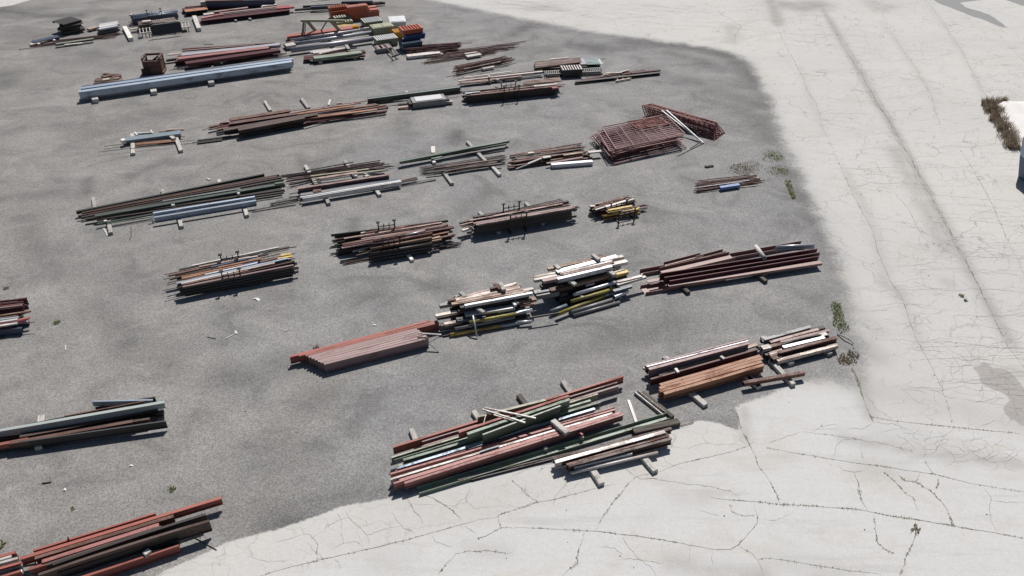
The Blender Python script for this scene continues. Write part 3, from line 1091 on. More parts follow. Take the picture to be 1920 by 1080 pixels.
pile('the pile in the bottom left corner', 'b8', '''
fill dk,mar T 420 670 1450 360 z=.0 zt=.2 d=.45 n=1 m=3 r=.1
red I 275 500 1300 187 14 46 z=.2
red I 165 568 1852 56 24 48 z=.2
rust I 290 562 1452 210 26 46 z=.2
red I 240 655 1000 428 22 46 z=.16
rose I 350 592 1330 282 28 46 z=.2
brn I 380 620 1350 300 20 46 z=.2
dk I 440 616 1722 194 20 54 z=.2 s=.03
brn I 320 702 1752 250 20 78 z=.2 s=.05
blk F 480 690 1700 290 6 50 z=.22
blk T 1150 465 1490 408 14 46 z=.1
red I 480 790 1496 452 22 56 z=.02
wood W 1215 498 1240 520 .18 .14 z=.24
red I -400 660 130 512 22 46 z=.2
wht N -400 690 95 546 18 44 z=.2
wht N -400 712 148 562 18 44 z=.2
red I -400 760 172 600 20 14 z=.34
wht N -400 774 168 612 14 50 z=.06
red I -400 850 172 668 20 50 z=.02
wwh W 160 670 185 662 .12 .1 z=.12
dk R 1590 368 1812 492 7 7 z=.01
dk R 1668 345 1672 405 8 8 za=.3 zb=.02
dk W 562 392 572 388 .06 .08 z=.44
wdk F 190 620 300 600 12 6 z=.02
''')
pile('the big red and green beam pile', 'b2|b3', '''
red I 90 368 1116 24 28 96 z=.16
mauve N 510 292 1052 88 14 20 z=.4
mauve I 540 350 1066 122 20 80 z=.18
olv I 65 522 858 204 20 80 z=.18
grn N 105 545 786 268 26 40 z=.24
grn I 240 556 882 284 32 80 z=.18
olv N 165 638 872 326 20 40 z=.2
blu I 148 676 828 350 30 80 z=.16
rose N 128 708 1030 335 14 40 z=.24
rose I 52 758 1034 358 24 80 z=.16
wht I 55 834 1002 396 26 80 z=.17
rose I 185 848 1090 386 26 80 z=.16
rose I 100 894 1080 402 22 80 z=.16
rose I 255 888 1112 408 32 76 z=.16
grn U 450 990 1562 420 .26 .12 z=0
dk T 1030 846 1600 545 14 22 z=.02
brn R 1105 856 1816 486 14 14 z=.02
dk T 1225 838 1500 575 14 18 z=.02
mar R 1060 866 1560 580 12 12 z=.0
''')
pile('the big red and green beam pile', 'b2|b3', '''
red I 1040 152 570 222 30 92 z=.5
grn I 1165 178 578 256 36 100 z=.46
mgr I 1388 190 486 322 20 120 z=.42
nav F 1150 392 405 488 36 8 z=.36
''')
pile('the big red and green beam pile', 'b1', '''
olv I 1050 562 1838 366 24 70 z=.46
wht T 1105 472 1604 628 12 12 z=.78
wht T 1142 456 1726 576 12 12 z=.8
crm T 1240 536 1470 606 12 10 z=.76
wwh F 1158 500 1114 668 24 8 z=.72
wht F 1305 810 1740 655 8 6 z=.42
nav F 1080 968 1300 898 16 6 z=.44
B 285 698 1.5
B 1004 490 1.6
B 1528 302 1.6 c=wdk
''')
pile('the big red and green beam pile', 'b3', '''
wood W 408 462 552 588 .18 .12 z=.42
red T 655 572 708 612 18 18 z=.2
B 508 68 1.6
wht U 1240 172 1528 402 .16 .1 z=.02
wdk W 1312 178 1608 428 .14 .12 z=0
wwh F 1165 264 1244 488 .09 .03 z=.01
wdk W 1215 572 1668 470 .24 .16 z=0
wood W 680 628 716 640 .1 .1 z=.06
wood W 318 745 352 740 .1 .1 z=.06
''')
pile('the beam pile on the concrete', 'b3', '''
brn I 408 848 1592 548 28 44 z=.16
wht I 430 884 1532 580 34 54 z=.16
brn I 500 880 1560 600 16 40 z=.18
rust I 545 908 1572 620 18 52 z=.15
brn I 565 924 1596 648 26 54 z=.15
slv T 620 930 1200 790 20 40 z=.13
wht O 588 986 1458 782 32 32 z=.13
S 898 1095 1.25 w=.19
S 1436 968 1.25 w=.19
''')
# ------------------------------------------------------------------ racks, panels, bins and other single things
def rack(fr, xl, yl, xr, yr, top, depth, label, T=True):
    A, B = U(*fpx(fr, xl, yl), top), U(*fpx(fr, xr, yr), top)
    ax = (B - A).normalized(); fw = Vector((ax.y, -ax.x, 0))
    mid = (A + B) / 2; mid.z = 0
    root = empty('stake_rack', mid); tag(root, label, 'rack', 'rusty stake racks holding pipe piles')
    for P in (A, B):
        for s in (0, 1):
            Q = P + fw * depth * s; m = MB().strut((Q.x, Q.y, 0.03), Q, .045)
            m.quadbox(Q + Vector((0, 0, .02)), ax * .075, fw * .05, (0, 0, .025)); m.build('post', 'dk', root)
        MB().strut(Vector((P.x, P.y, .03)) - fw * .05, Vector((P.x, P.y, .03)) + fw * (depth + .05), .05).build('base_bar', 'dk', root)
    for s in (0, 1):
        m = MB(); o = fw * depth * s; zr = top - .2
        m.strut(Vector((A.x, A.y, zr)) + o, Vector((B.x, B.y, zr)) + o, .035)
        for k in (1 / 3, 2 / 3):
            P = A.lerp(B, k) + o; m.strut((P.x, P.y, zr - .12), (P.x, P.y, zr + .12), .03)
        m.build('rail', 'dk', root)
rack('c3', 800, 200, 1030, 162, .85, 1.25, 'rusty stake rack holding the mixed tube pile left of centre')
rack('c4', 690, 130, 915, 98, .95, 1.3, 'rusty stake rack holding the pile with big brown pipes')
rack('c5', 712, 185, 950, 145, .95, .95, 'rusty stake rack standing behind the brown bars with a bent end')
rack('d3', 775, 425, 1172, 340, .62, .75, 'small rusty stake rack around the yellow and white bundle')
rack('d6', 785, 305, 1022, 282, .9, .7, 'rusty stake rack on the pile with the rusty plate')
rack('a2', 355, 160, 560, 136, .85, .8, 'dark stake rack around the far blue bundle')

def mesh_panel(name, c, label, group, m, nl, nc, r=.018, fr=None):
    """a welded panel: four world corners, long wires and cross bars in one part each"""
    c = [Vector(p) for p in c]; o = sum(c, Vector()) / 4; o.z = min(p.z for p in c)
    root = empty(name, o); tag(root, label, 'mesh panel', group)
    f = MB()
    for i in range(4): f.strut(c[i], c[(i + 1) % 4], r * 2)
    f.build('frame', fr or m, root)
    g = MB()
    for i in range(1, nl):
        k = i / nl; g.strut(c[0].lerp(c[3], k), c[1].lerp(c[2], k), r * 1.5)
    for i in range(1, nc):
        k = i / nc; g.strut(c[0].lerp(c[1], k), c[3].lerp(c[2], k), r * 1.5)
    g.build('grid', m, root)
ORD = 'lowest second third fourth fifth sixth seventh topmost'.split()
for i in range(8):
    z = .06 + i * .095
    j = lambda: Vector((rng.uniform(-.1, .1), rng.uniform(-.1, .1), rng.uniform(-.035, .035)))
    q = [(120, 395), (1000, 235), (1300, 470), (330, 690)] if i == 7 else [(120 - 30 * (i % 3), 430), (960 + 20 * (i % 2), 235), (1290, 480), (300 + 25 * (i % 3), 700)]
    zz = 1.0
    c = []; sh_ = Vector((rng.uniform(-.3, .3), rng.uniform(-.22, .22), 0)) * (i < 7); ro = rng.uniform(-.09, .09) * (i < 7)
    Q = [U(*fpx('a7', x, y), .72) for x, y in q]; ce = sum(Q, Vector()) / 4
    for P in Q:
        P = ce + Matrix.Rotation(ro, 3, 'Z') @ (P - ce) + sh_; c.append(Vector((P.x, P.y, z)) + j())
    lab = {0: 'maroon mesh panel lying at the bottom of the flat panel stack', 7: 'maroon mesh panel lying topmost on the flat panel stack'}.get(i, f'maroon mesh panel, {ORD[i]} from the ground in the flat panel stack')
    mesh_panel('mesh_panel', c, lab, 'maroon mesh panels stacked flat', 'pnl', 12, 4, .021, 'pnl')
# the smaller orange-red panel on top
c = [U(*fpx('a7', x, y), .78) for x, y in ((490, 315), (930, 250), (1075, 350), (630, 415))]
mesh_panel('mesh_panel', c, 'short orange-red mesh panel lying on the flat maroon panel stack', 'maroon mesh panels stacked flat', 'red', 7, 2, .016)
for i in range(6):
    k = i / 5
    a = U(*fpx('a7', 690 + 130 * (1 - k) * 0 + 125 * k, 92 - 26 * k), .74 + .14 * ((i * 5) % 3) / 2); b = U(*fpx('a7', 1690 + 25 * k, 385 - 60 * k), .56 + .12 * ((i * 7) % 3) / 2)
    b2 = U(*fpx('a7', 1700 + 28 * i, 575 - 20 * i), .03); a2 = U(*fpx('a7', 735 + 35 * i, 232 - 10 * i), .03)
    lab = f'maroon mesh panel leaning on edge, {"frontmost first second third fourth rearmost".split()[i]} of the slanted row' if i in (0, 5) else f'maroon mesh panel leaning on edge, {["", "second", "third", "fourth", "fifth"][i]} from the front of the slanted row'
    mesh_panel('mesh_panel', [a, b, b2, a2], lab, 'maroon mesh panels leaning in a slanted row', 'pnl', 6, 14, .02, 'rose')
def loose(name, m, A, B, w, h, label, cat, sec='F', group=None):
    o = MB().strut(A, B, w, h, sec).build(name, m, origin=(Vector(A) + Vector(B)) / 2); return tag(o, label, cat, group)
loose('steel_angle', 'slv', U(*fpx('a7', 1030, 160), .9), U(*fpx('a7', 1540, 612), .05), .07, .05, 'silver grey bar leaning across both mesh panel stacks, the upper of two', 'bar')
loose('steel_angle', 'slv', U(*fpx('a7', 965, 165), .9), U(*fpx('a7', 1490, 570), .08), .06, .05, 'silver grey bar leaning across both mesh panel stacks, the lower of two', 'bar')
loose('thin_rod', 'dk', U(*fpx('a7', 1550, 612), .03), U(*fpx('a7', 1185, 795), .02), .03, .03, 'dark bent rod on the ground in front of the mesh panels', 'rod')
loose('thin_rod', 'dk', U(*fpx('a7', 1500, 598), .03), U(*fpx('a7', 1360, 690), .02), .03, .03, 'short dark rod on the ground under the leaning silver bars', 'rod')

# bins and barriers, far behind
def bin_(name, cat, fr, x, y, L, W, H, z0, m, rib, label, yaw=24.6, style='ribs', nr=10, group='plastic bins heaped at the back'):
    C = U(*fpx(fr, x, y), z0 + H); root = empty(name, (C.x, C.y, z0), math.radians(yaw)); tag(root, label, cat, group)
    R_ = Matrix.Rotation(math.radians(yaw), 3, 'Z'); ax, ay = R_ @ Vector((1, 0, 0)), R_ @ Vector((0, 1, 0)); ez = Vector((0, 0, 1)); c0 = Vector((C.x, C.y, z0))
    b = MB()
    # tapered shell with a flared rim
    k = len(b.v); lw = []
    prof = [(.93, 0), (.97, H * .55), (.97, H * .8), (1.0, H * .82), (1.0, H)] if style != 'tray' else [(.9, 0), (.96, H * .7), (1.0, H * .72), (1.0, H)]
    for s, z in prof:
        for sx, sy in ((-1, -1), (1, -1), (1, 1), (-1, 1)): b.v.append(c0 + ax * L / 2 * s * sx + ay * W / 2 * s * sy + ez * z)
    for i in range(len(prof) - 1):
        for j in range(4): b.f.append((k + i * 4 + j, k + i * 4 + (j + 1) % 4, k + i * 4 + 4 + (j + 1) % 4, k + i * 4 + 4 + j))
    t = k + (len(prof) - 1) * 4; b.f.append((k, k + 3, k + 2, k + 1))
    # recessed top
    q = len(b.v)
    for s, z in ((.93, H), (.91, H * (.8 if style != 'ribs' else .35))):
        for sx, sy in ((-1, -1), (1, -1), (1, 1), (-1, 1)): b.v.append(c0 + ax * (L / 2 - (1 - s) * .6) * sx + ay * (W / 2 - (1 - s) * .6) * sy + ez * z)
    for j in range(4):
        b.f.append((t + j, t + (j + 1) % 4, q + (j + 1) % 4, q + j)); b.f.append((q + j, q + (j + 1) % 4, q + 4 + (j + 1) % 4, q + 4 + j))
    b.f.append((q + 4, q + 5, q + 6, q + 7)); b.build('shell', m, root)
    # side ribs and feet
    s_ = MB()
    for i in range(6):
        u = -L / 2 * .8 + L * .8 * i / 5
        for sg in (-1, 1): s_.quadbox(c0 + ax * u + ay * W / 2 * .985 * sg + ez * H * .45, ax * .025, ay * .02, ez * H * .36)
    s_.build('side_ribs' if False else 'side_rib', m, root)
    r_ = MB()
    if style == 'lid':
        r_.quadbox(c0 + ez * (H + .02), ax * L * .51, ay * W * .51, ez * .03)
        for i in (-1, 1): r_.quadbox(c0 + ax * L * .22 * i + ez * (H + .06), ax * L * .2, ay * W * .42, ez * .02)
        r_.build('lid', rib, root)
    elif style == 'block':
        for i in (-1, 1):
            for j in (-1, 1): r_.quadbox(c0 + ax * L * .25 * i + ay * W * .25 * j + ez * (H + .02), ax * L * (.23 if i * j > 0 else .19), ay * W * .2, ez * (.1 if i * j > 0 else .05))
        r_.build('stepped_top', rib, root)
    else:
        for i in range(nr):
            u = -L / 2 + L * (i + .5) / nr
            r_.quadbox(c0 + ax * u + ez * (H - .02), ax * L / nr * .23, ay * W * .47, ez * .035)
        r_.build('top_slat', rib, root)
    return root
bin_('plastic_bin', 'bin', 'a4', 708, 78, 1.4, .62, .85, 0, 'porg', 'porg', 'orange-red ribbed bin standing at the back left of the bin heap', nr=8)
bin_('plastic_bin', 'bin', 'a4', 722, 128, 1.4, .55, .62, 0, 'porg', 'porg', 'orange-red ribbed bin in front of another, behind the grey-green slatted tray', nr=8)
bin_('plastic_bin', 'bin', 'a4', 955, 80, 1.5, .6, .95, 0, 'porg', 'pred', 'tall orange-red bin between the ribbed orange bins and the stepped red bin', style='lid')
bin_('plastic_bin', 'bin', 'a4', 1092, 122, 1.5, 1.1, .55, 0, 'pred', 'pred', 'faded red bin with a stepped notched top', style='block')
bin_('slatted_tray', 'tray', 'a4', 765, 208, 1.3, .6, .42, 0, 'pdol', 'pgry', 'grey-green slatted tray in front of the ribbed orange bins', nr=7)
bin_('slatted_tray', 'tray', 'a4', 790, 270, 1.2, .5, .3, 0, 'polv', 'polv', 'low olive tray behind the standing truss', nr=6)
bin_('slatted_tray', 'tray', 'a4', 1140, 252, 1.35, 1.2, .5, 0, 'pdol', 'pwht', 'grey-green tray with broad white slats, behind the olive bin', nr=8)
bin_('plastic_bin', 'bin', 'a4', 1275, 335, 1.5, .95, .52, 0, 'polv', 'polv', 'olive lidded bin between two white slatted trays', style='lid')
bin_('slatted_tray', 'tray', 'a4', 1320, 475, 1.5, 1.05, .5, 0, 'polv', 'pwht', 'pale grey tray with close white slats, nearest the rusty grate', nr=10)
bin_('plastic_bin', 'bin', 'a4', 1472, 252, 1.15, 1.4, .45, 0, 'pwht', 'pwht', 'white lidded box behind the orange crate', style='lid', yaw=12)
bin_('plastic_bin', 'bin', 'a4', 1472, 392, .55, .8, .45, 0, 'pyel', 'pyel', 'small amber bin beside the orange crate', nr=4)
bin_('plastic_bin', 'bin', 'a4', 1640, 520, 1.4, 1.0, .62, 0, 'pblu', 'pblu', 'steel blue bin at the bottom of the three coloured crates', nr=9)
bin_('plastic_bin', 'bin', 'a4', 1680, 430, 1.4, .9, .3, .62, 'pnav', 'pnav', 'royal blue crate between the steel blue bin and the orange crate', style='lid')
bin_('plastic_bin', 'bin', 'a4', 1645, 350, 1.45, 1.0, .32, .98, 'porg', 'porg', 'orange-red ribbed crate on top of the royal blue crate', nr=7)
bin_('plastic_bin', 'bin', 'a4', 930, 335, .5, .4, .25, 0, 'pyel', 'pyel', 'small amber tub behind the octagonal poles', nr=4)

# olive truss standing behind the poles
P0 = U(*fpx('a4', 500, 435), .1)
tr = empty('standing_truss', (P0.x, P0.y, 0)); tag(tr, 'olive painted steel truss standing upright behind the octagonal poles', 'truss')
def tm(name, xa, ya, za, xb, yb, zb, w): MB().strut(U(*fpx('a4', xa, ya), za), U(*fpx('a4', xb, yb), zb), w).build(name, 'olv', tr)
tm('top_chord', 232, 266, 1.2, 800, 268, 1.2, .14); tm('bottom_chord', 245, 432, .12, 800, 418, .12, .12)
tm('upright', 272, 270, 1.15, 258, 430, .14, .12); tm('upright', 298, 275, 1.15, 285, 428, .14, .05)
tm('brace', 315, 272, 1.15, 440, 420, .14, .17); tm('brace', 565, 278, 1.15, 478, 420, .14, .07); tm('brace', 620, 272, 1.15, 752, 416, .14, .17)

# rusty open hopper behind the blue beams
A = U(*fpx('d7', 208, 352), 0)
hp = empty('rusty_hopper', A, math.radians(8)); tag(hp, 'rusty open-topped steel hopper behind the long pale blue beams', 'hopper')
R8 = Matrix.Rotation(math.radians(8), 3, 'Z'); hx, hy, hz = R8 @ Vector((1, 0, 0)), R8 @ Vector((0, 1, 0)), Vector((0, 0, 1))
b = MB()
for s in (-1, 1):
    b.quadbox(A + hx * .5 * s + hz * .4, hx * .02, hy * .46, hz * .4)
    b.quadbox(A + hy * .47 * s + hz * (.4 if s < 0 else .32), hx * .5, hy * .02, hz * (.4 if s < 0 else .32))
b.quadbox(A + hz * .1, hx * .6, hy * .45, hz * .02); b.build('shell', 'rust', hp)
f = MB()
for s in (-1, 1):
    for t in (-1, 1): f.strut(A + hx * .5 * s + hy * .47 * t, A + hx * .5 * s + hy * .47 * t + hz * 1.02, .09)
    f.strut(A + hx * .5 * s - hy * .47 + hz * 1.0, A + hx * .5 * s + hy * .47 + hz * 1.0, .12)
f.strut(A - hx * .5 + hy * .47 + hz * 1.0, A + hx * .5 + hy * .47 + hz * 1.0, .12); f.strut(A - hx * .5 - hy * .47 + hz * .82, A + hx * .5 - hy * .47 + hz * .82, .1)
f.build('frame', 'rust', hp)
MB().quadbox(A + hx * .05 + hy * .1 + hz * .72, hx * .3 + hz * .2, hy * .02, hz * .12).build('inner_plate', 'dk', hp)
MB().quadbox(A + hx * .35 + hz * .76, hx * .12, hy * .1, hz * .1).build('white_patch', 'wht', hp)
MB().quadbox(A - hx * .46 - hy * .5 + hz * .2, hx * .22, hy * .08, hz * .2).build('foot', 'dk', hp)

# tangle of rusty plates at the far left
for i in range(5):
    C = U(*fpx('a1', 775 + (i % 2) * 20 - 10 * i, 470), 0)
    yaw = math.radians([20, 35, 12, 28, 55][i]); R_ = Matrix.Rotation(yaw, 3, 'Z'); ax, ay = R_ @ Vector((1, 0, 0)), R_ @ Vector((0, 1, 0))
    c = Vector((C.x, C.y, .08 + .17 * i)); m = MB()
    m.quadbox(c, ax * .68, ay * .7, (0, 0, .012))
    for s in (-1, 1): m.quadbox(c + ay * .7 * s - Vector((0, 0, .06)), ax * .68, ay * .012, (0, 0, .07))
    for s in (-.4, .4): m.quadbox(c + ax * s - Vector((0, 0, .05)), ax * .02, ay * .68, (0, 0, .05))
    o = m.build('steel_plate', 'dk', origin=(C.x, C.y, .08 + .17 * i)); tag(o, ['dark rusty plate at the bottom of the far left plate stack', 'dark rusty plate, second from the ground in the far left plate stack', 'dark rusty plate in the middle of the far left plate stack', 'dark rusty plate just under the top one at far left', 'dark rusty plate lying crooked on top of the far left stack'][i], 'steel plate', 'dark rusty plates stacked at far left')

# ladders and lattice frames
def ladder(name, fr, pts, z, nr, m, label, cat, r=.035, group=None):
    c = [U(*fpx(fr, *p), z) for p in pts]; o = sum(c, Vector()) / 4; o.z = z - .05
    root = empty(name, o); tag(root, label, cat, group)
    MB().strut(c[0], c[1], r * 2).build('rail', m, root); MB().strut(c[3], c[2], r * 2).build('rail', m, root)
    g = MB()
    for i in range(nr):
        k = (i + .5) / nr; g.strut(c[0].lerp(c[1], k), c[3].lerp(c[2], k), r * 1.3)
    g.build('rung', m, root)
ladder('lattice_ladder', 'a2', [(225, 425), (1010, 325), (1025, 400), (240, 505)], .3, 16, 'wht', 'white lattice frame lying under the dark sheet at the far ladder stack', 'frame')
ladder('lattice_ladder', 'a2', [(430, 320), (780, 268), (830, 320), (450, 345)], .75, 12, 'crm', 'cream rung frame lying on top of the far ladder stack', 'frame')
ladder('lattice_girder', 'a6', [(155, 355), (1000, 300), (1020, 352), (165, 400)], .22, 30, 'gry', 'grey lattice girder under the slatted crate, the rear one of two', 'frame')
ladder('lattice_girder', 'a6', [(170, 408), (1020, 354), (1040, 385), (190, 430)], .06, 30, 'dk', 'dark lattice girder under the slatted crate, the front one of two', 'frame')
ladder('wooden_ladder', 'a6', [(1205, 460), (1450, 428), (1465, 458), (1235, 498)], .08, 3, 'crm', 'small pale rung frame lying in front of the dark scrap bars', 'frame', r=.04)
ladder('open_grate', 'a4', [(1270, 590), (1390, 545), (1500, 695), (1405, 730)], .25, 2, 'dk', 'rusty open square grate leaning on the low grey crate', 'grate', r=.05)
o = bin_('slatted_tray', 'tray', 'a4', 1290, 600, 1.0, .8, .3, 0, 'gry', 'mauve', 'low grey crate under the rusty open grate', nr=3)
# dark sheet on the ladder stack
A, B = U(*fpx('a2', 408, 388), .85), U(*fpx('a2', 862, 330), .85)
ax = (B - A); L = ax.length; ax.normalize(); fw = Vector((ax.y, -ax.x, 0)); C = (A + B) / 2
m = MB().quadbox(C + fw * .12 - Vector((0, 0, .3)), ax * L / 2, fw * .12 - Vector((0, 0, .3)), fw * .02)
for s in (-1, 1): m.quadbox(C + fw * .12 * (1 + s) - Vector((0, 0, .3 + .3 * s)), ax * L / 2, fw * .03, (0, 0, .03))
tag(m.build('dark_sheet', 'blk', origin=(C.x, C.y, .25)), 'black sheet panel propped on edge against the far ladder stack', 'sheet')
# crate with white slats on the lattice girders
bin_('slatted_crate', 'crate', 'a6', 570, 292, 1.3, .85, .42, .1, 'blk', 'wht', 'black crate with white slats on the lattice girders', nr=8, group=None, yaw=8)
# sheets beside it
for (x, y, L, W, z, mm, lab) in ((770, 200, .75, 1.1, .36, 'lav', 'lavender grey sheet lying between brown bars and teal sheet'), (880, 198, .85, 1.2, .38, 'teal', 'pale teal ribbed sheet lying on the far scrap pile'), (968, 208, .45, 1.0, .34, 'pwht', 'white sheet at the right end of the scrap pile')):
    C = U(*fpx('a6', x, y), z); R_ = Matrix.Rotation(math.radians(8), 3, 'Z'); ax, ay = R_ @ Vector((1, 0, 0)), R_ @ Vector((0, 1, 0)); m = MB()
    m.quadbox(C, ax * L / 2, ay * W / 2, (0, 0, .015))
    for k in range(5): m.quadbox(C + ay * W * (k / 5 - .4) + Vector((0, 0, .02)), ax * L / 2 * .98, ay * .035, (0, 0, .015))
    tag(m.build('roof_sheet', mm, origin=C), lab, 'sheet')
# brown plate on the racked pile
cs = [U(*fpx('d6', x, y), z) for x, y, z in ((1140, 285, .62), (1740, 210, .62), (1775, 275, .6), (1150, 330, .6))]
m = MB(); m.v = [*cs, *[c - Vector((0, 0, .05)) for c in cs]]; m.f = [(0, 1, 2, 3), (7, 6, 5, 4), (0, 4, 5, 1), (1, 5, 6, 2), (2, 6, 7, 3), (3, 7, 4, 0)]
tag(m.build('steel_plate', 'ora' if False else 'rust', origin=sum(cs, Vector()) / 4), 'broad rusty brown plate lying on the racked pile', 'steel plate')
# grey cabinet with a white lid
C = U(*fpx('c7', 1180, 318), .42); yaw = math.radians(17)
cb = empty('steel_cabinet', (C.x, C.y, .06), yaw); tag(cb, 'grey steel cabinet with a white lid by the dark green channels', 'cabinet')
R_ = Matrix.Rotation(yaw, 3, 'Z'); ax, ay = R_ @ Vector((1, 0, 0)), R_ @ Vector((0, 1, 0))
MB().quadbox(Vector((C.x, C.y, .22)), ax * .98, ay * .42, (0, 0, .17)).build('body', 'gry', cb)
MB().quadbox(Vector((C.x, C.y, .405)), ax * .78, ay * .34, (0, 0, .02)).build('lid', 'pwht', cb)
for s in (-1, 1): MB().quadbox(Vector((C.x, C.y, .2)) + ax * 1.08 * s, ax * .1, ay * .3, (0, 0, .1)).build('end_bracket', 'dk', cb)

# litter
def flat_litter(fr, x, y, L, W, a, m, label, name='paper_scrap', cat='litter', grp='pale scraps of litter on the asphalt'):
    C = U(*fpx(fr, x, y), .012); ax = Vector((math.cos(a), math.sin(a), 0)); ay = Vector((-ax.y, ax.x, 0))
    v = [C - ax * L / 2 - ay * W / 2, C - ay * W * .35 + Vector((0, 0, .03)), C + ax * L / 2 - ay * W / 2, C + ax * L * .45 + ay * W / 2, C + ay * W * .6 + Vector((0, 0, .04)), C - ax * L / 2 + ay * W * .4]
    mb = MB(); mb.v = v + [p - Vector((0, 0, .008)) for p in v]; mb.f = [(0, 1, 4, 5), (1, 2, 3, 4), (6, 11, 10, 7), (7, 10, 9, 8)] + [(i, 6 + i, 6 + (i + 1) % 6, (i + 1) % 6) for i in range(6)]
    tag(mb.build(name, m, origin=C), label, cat, grp)
flat_litter('f', 481, 561, .3, .1, -.5, 'pwht', 'pale blue-white scrap below the mixed tube pile')
flat_litter('C1', 1768, 335, .1, .19, .4, 'pwht', 'folded white scrap with a stick in the left middle')
loose('stick', 'wwh', U(*fpx('C1', 1690, 380), .02), U(*fpx('C1', 1750, 350), .02), .02, .02, 'thin pale stick beside the folded white scrap', 'stick')
flat_litter('C2', 887, 279, .14, .07, .2, 'pwht', 'white scrap above the red channel pile')
flat_litter('D1', 484, 434, .09, .08, .3, 'pwht', 'small white scrap in the lower left of the asphalt')
flat_litter('D1', 980, 254, .13, .05, .2, 'pwht', 'small white scrap right of the dark beam pile')
loose('stick', 'wwh', U(*fpx('C2', 215, 322), .02), U(*fpx('C2', 260, 308), .02), .02, .02, 'pale stick lying left of the red channel pile', 'stick')
loose('stick', 'wwh', U(*fpx('C1', 490, 430), .02), U(*fpx('C1', 492, 465), .02), .02, .02, 'short pale stick on the asphalt at left', 'stick')
loose('stick', 'dk', U(*fpx('D1', 315, 385), .02), U(*fpx('D1', 384, 376), .02), .03, .03, 'dark stick on the asphalt in the lower left', 'stick')
loose('stick', 'gry', U(*fpx('C1', 1555, 366), .02), U(*fpx('C1', 1620, 378), .02), .02, .02, 'grey twig left of the folded white scrap', 'stick')
# small scraps too many to name
sm = MB(); r2 = random.Random(5)
for i in range(110):
    x, y = r2.uniform(0, 1560), r2.uniform(120, 1000); P = U(x, y, .008); s = r2.uniform(.006, .016); a = r2.uniform(0, 3)
    sm.quadbox(P, (s * math.cos(a), s * math.sin(a), 0), (-s * math.sin(a) * .7, s * math.cos(a) * .7, 0), (0, 0, .006))
o = sm.build('litter', 'pwht'); o['kind'] = 'stuff'; o['label'] = 'tiny pale specks of litter over the asphalt'; o['category'] = 'litter'
sm = MB()
for i in range(80):
    P = U(r2.uniform(300, 1920), r2.uniform(0, 1075), .008); s = r2.uniform(.006, .02); a = r2.uniform(0, 3)
    sm.quadbox(P, (s * math.cos(a), s * math.sin(a), 0), (-s * math.sin(a) * .6, s * math.cos(a) * .6, 0), (0, 0, .01))
o = sm.build('pebbles', 'dk'); o['kind'] = 'stuff'; o['label'] = 'dark pebbles and crumbs over the yard'; o['category'] = 'pebbles'
# bent branch by the weeds
br = MB()
pts = [U(*fpx('C4', x, y), z) for x, y, z in ((520, 345, .03), (575, 365, .12), (625, 395, .1), (645, 420, .06), (642, 450, .02))]
for a, b in zip(pts, pts[1:]): br.strut(a, b, .04)
pts = [U(*fpx('C4', x, y), z) for x, y, z in ((540, 335, .04), (558, 310, .1), (562, 275, .2))]
for a, b in zip(pts, pts[1:]): br.strut(a, b, .03)
tag(br.build('branch', 'wood', origin=pts[0]), 'bent grey branch on the ground beside the green weeds', 'branch')

# ------------------------------------------------------------------ weeds
def leafmat(name, a, b):
    s = NT(name); tc = s.n('ShaderNodeTexCoord').outputs['Object']; n = s.noise(tc, 6, 3); s.out(s.mix(s.ramp(n, .35, .65), a, b), .8, spec=.2); s.put('Subsurface Weight', 0.0)
    tr = s.n('ShaderNodeBsdfTranslucent', {'Color': s.mix(s.ramp(n, .35, .65), a, b)}); ms = s.n('ShaderNodeMixShader', {0: .45, 1: s.bsdf.outputs[0], 2: tr.outputs[0]}); s.t.links.new(ms.outputs[0], s.t.nodes['Material Output'].inputs[0]); return s.m
MATS['weed'] = leafmat('green_weed', (.20, .245, .11), (.33, .335, .20))
MATS['dry'] = leafmat('dry_weed', (.32, .26, .19), (.17, .13, .10))
MATS['moss'] = leafmat('crack_weed', (.24, .26, .13), (.36, .32, .20))
def blades(mb, P, n, r, h, rr, w=.012, lean=.6):
    for i in range(n):
        a = rr.uniform(0, 6.283); d = r * math.sqrt(rr.random()); b = P + Vector((math.cos(a) * d, math.sin(a) * d, 0)); hh = h * rr.uniform(.4, 1); a2 = rr.uniform(0, 6.283)
        s = Vector((math.cos(a2), math.sin(a2), 0)); tip = b + Vector((-s.y, s.x, 0)) * hh * lean * rr.uniform(-1, 1) + s * hh * .4 * rr.uniform(-1, 1) + Vector((0, 0, hh))
        mid = b.lerp(tip, .5) + Vector((0, 0, hh * .15)); k = len(mb.v)
        mb.v += [b - s * w, b + s * w, mid + s * w * .9, mid - s * w * .9, tip]; mb.f += [(k, k + 1, k + 2, k + 3), (k + 3, k + 2, k + 4)]
rw = random.Random(3)
def weed(fr, spots, m, label, name='weed_clump', cat='weeds', n=60, h=.18, grp='clumps of weeds at the asphalt edge', w=.014):
    mb = MB(); P0 = U(*fpx(fr, *spots[0][:2]))
    for x, y, r in spots: blades(mb, U(*fpx(fr, x, y)), int(n), r, h, rw, w, 1.4 if h < .13 else .6)
    me = bpy.data.meshes.new(name); me.from_pydata([v - P0 for v in mb.v], [], mb.f); o = link(name, me, m); o.location = P0; return tag(o, label, cat, grp)
weed('B4', [(30, 75, .55), (60, 95, .45), (20, 110, .5), (45, 90, .5)], 'weed', 'green weed patch at the asphalt edge, uppermost of three', n=90, h=.07)
weed('B4', [(55, 205, .5), (95, 190, .45), (115, 212, .35)], 'weed', 'green weed patch just below the uppermost edge patch', n=90, h=.07)
weed('B3', [(1750, 185, .7), (1700, 195, .6), (1790, 165, .6), (1730, 190, .6)], 'dry', 'yellowish dry weed patch behind the bundle with a blue strip', n=170, h=.05)
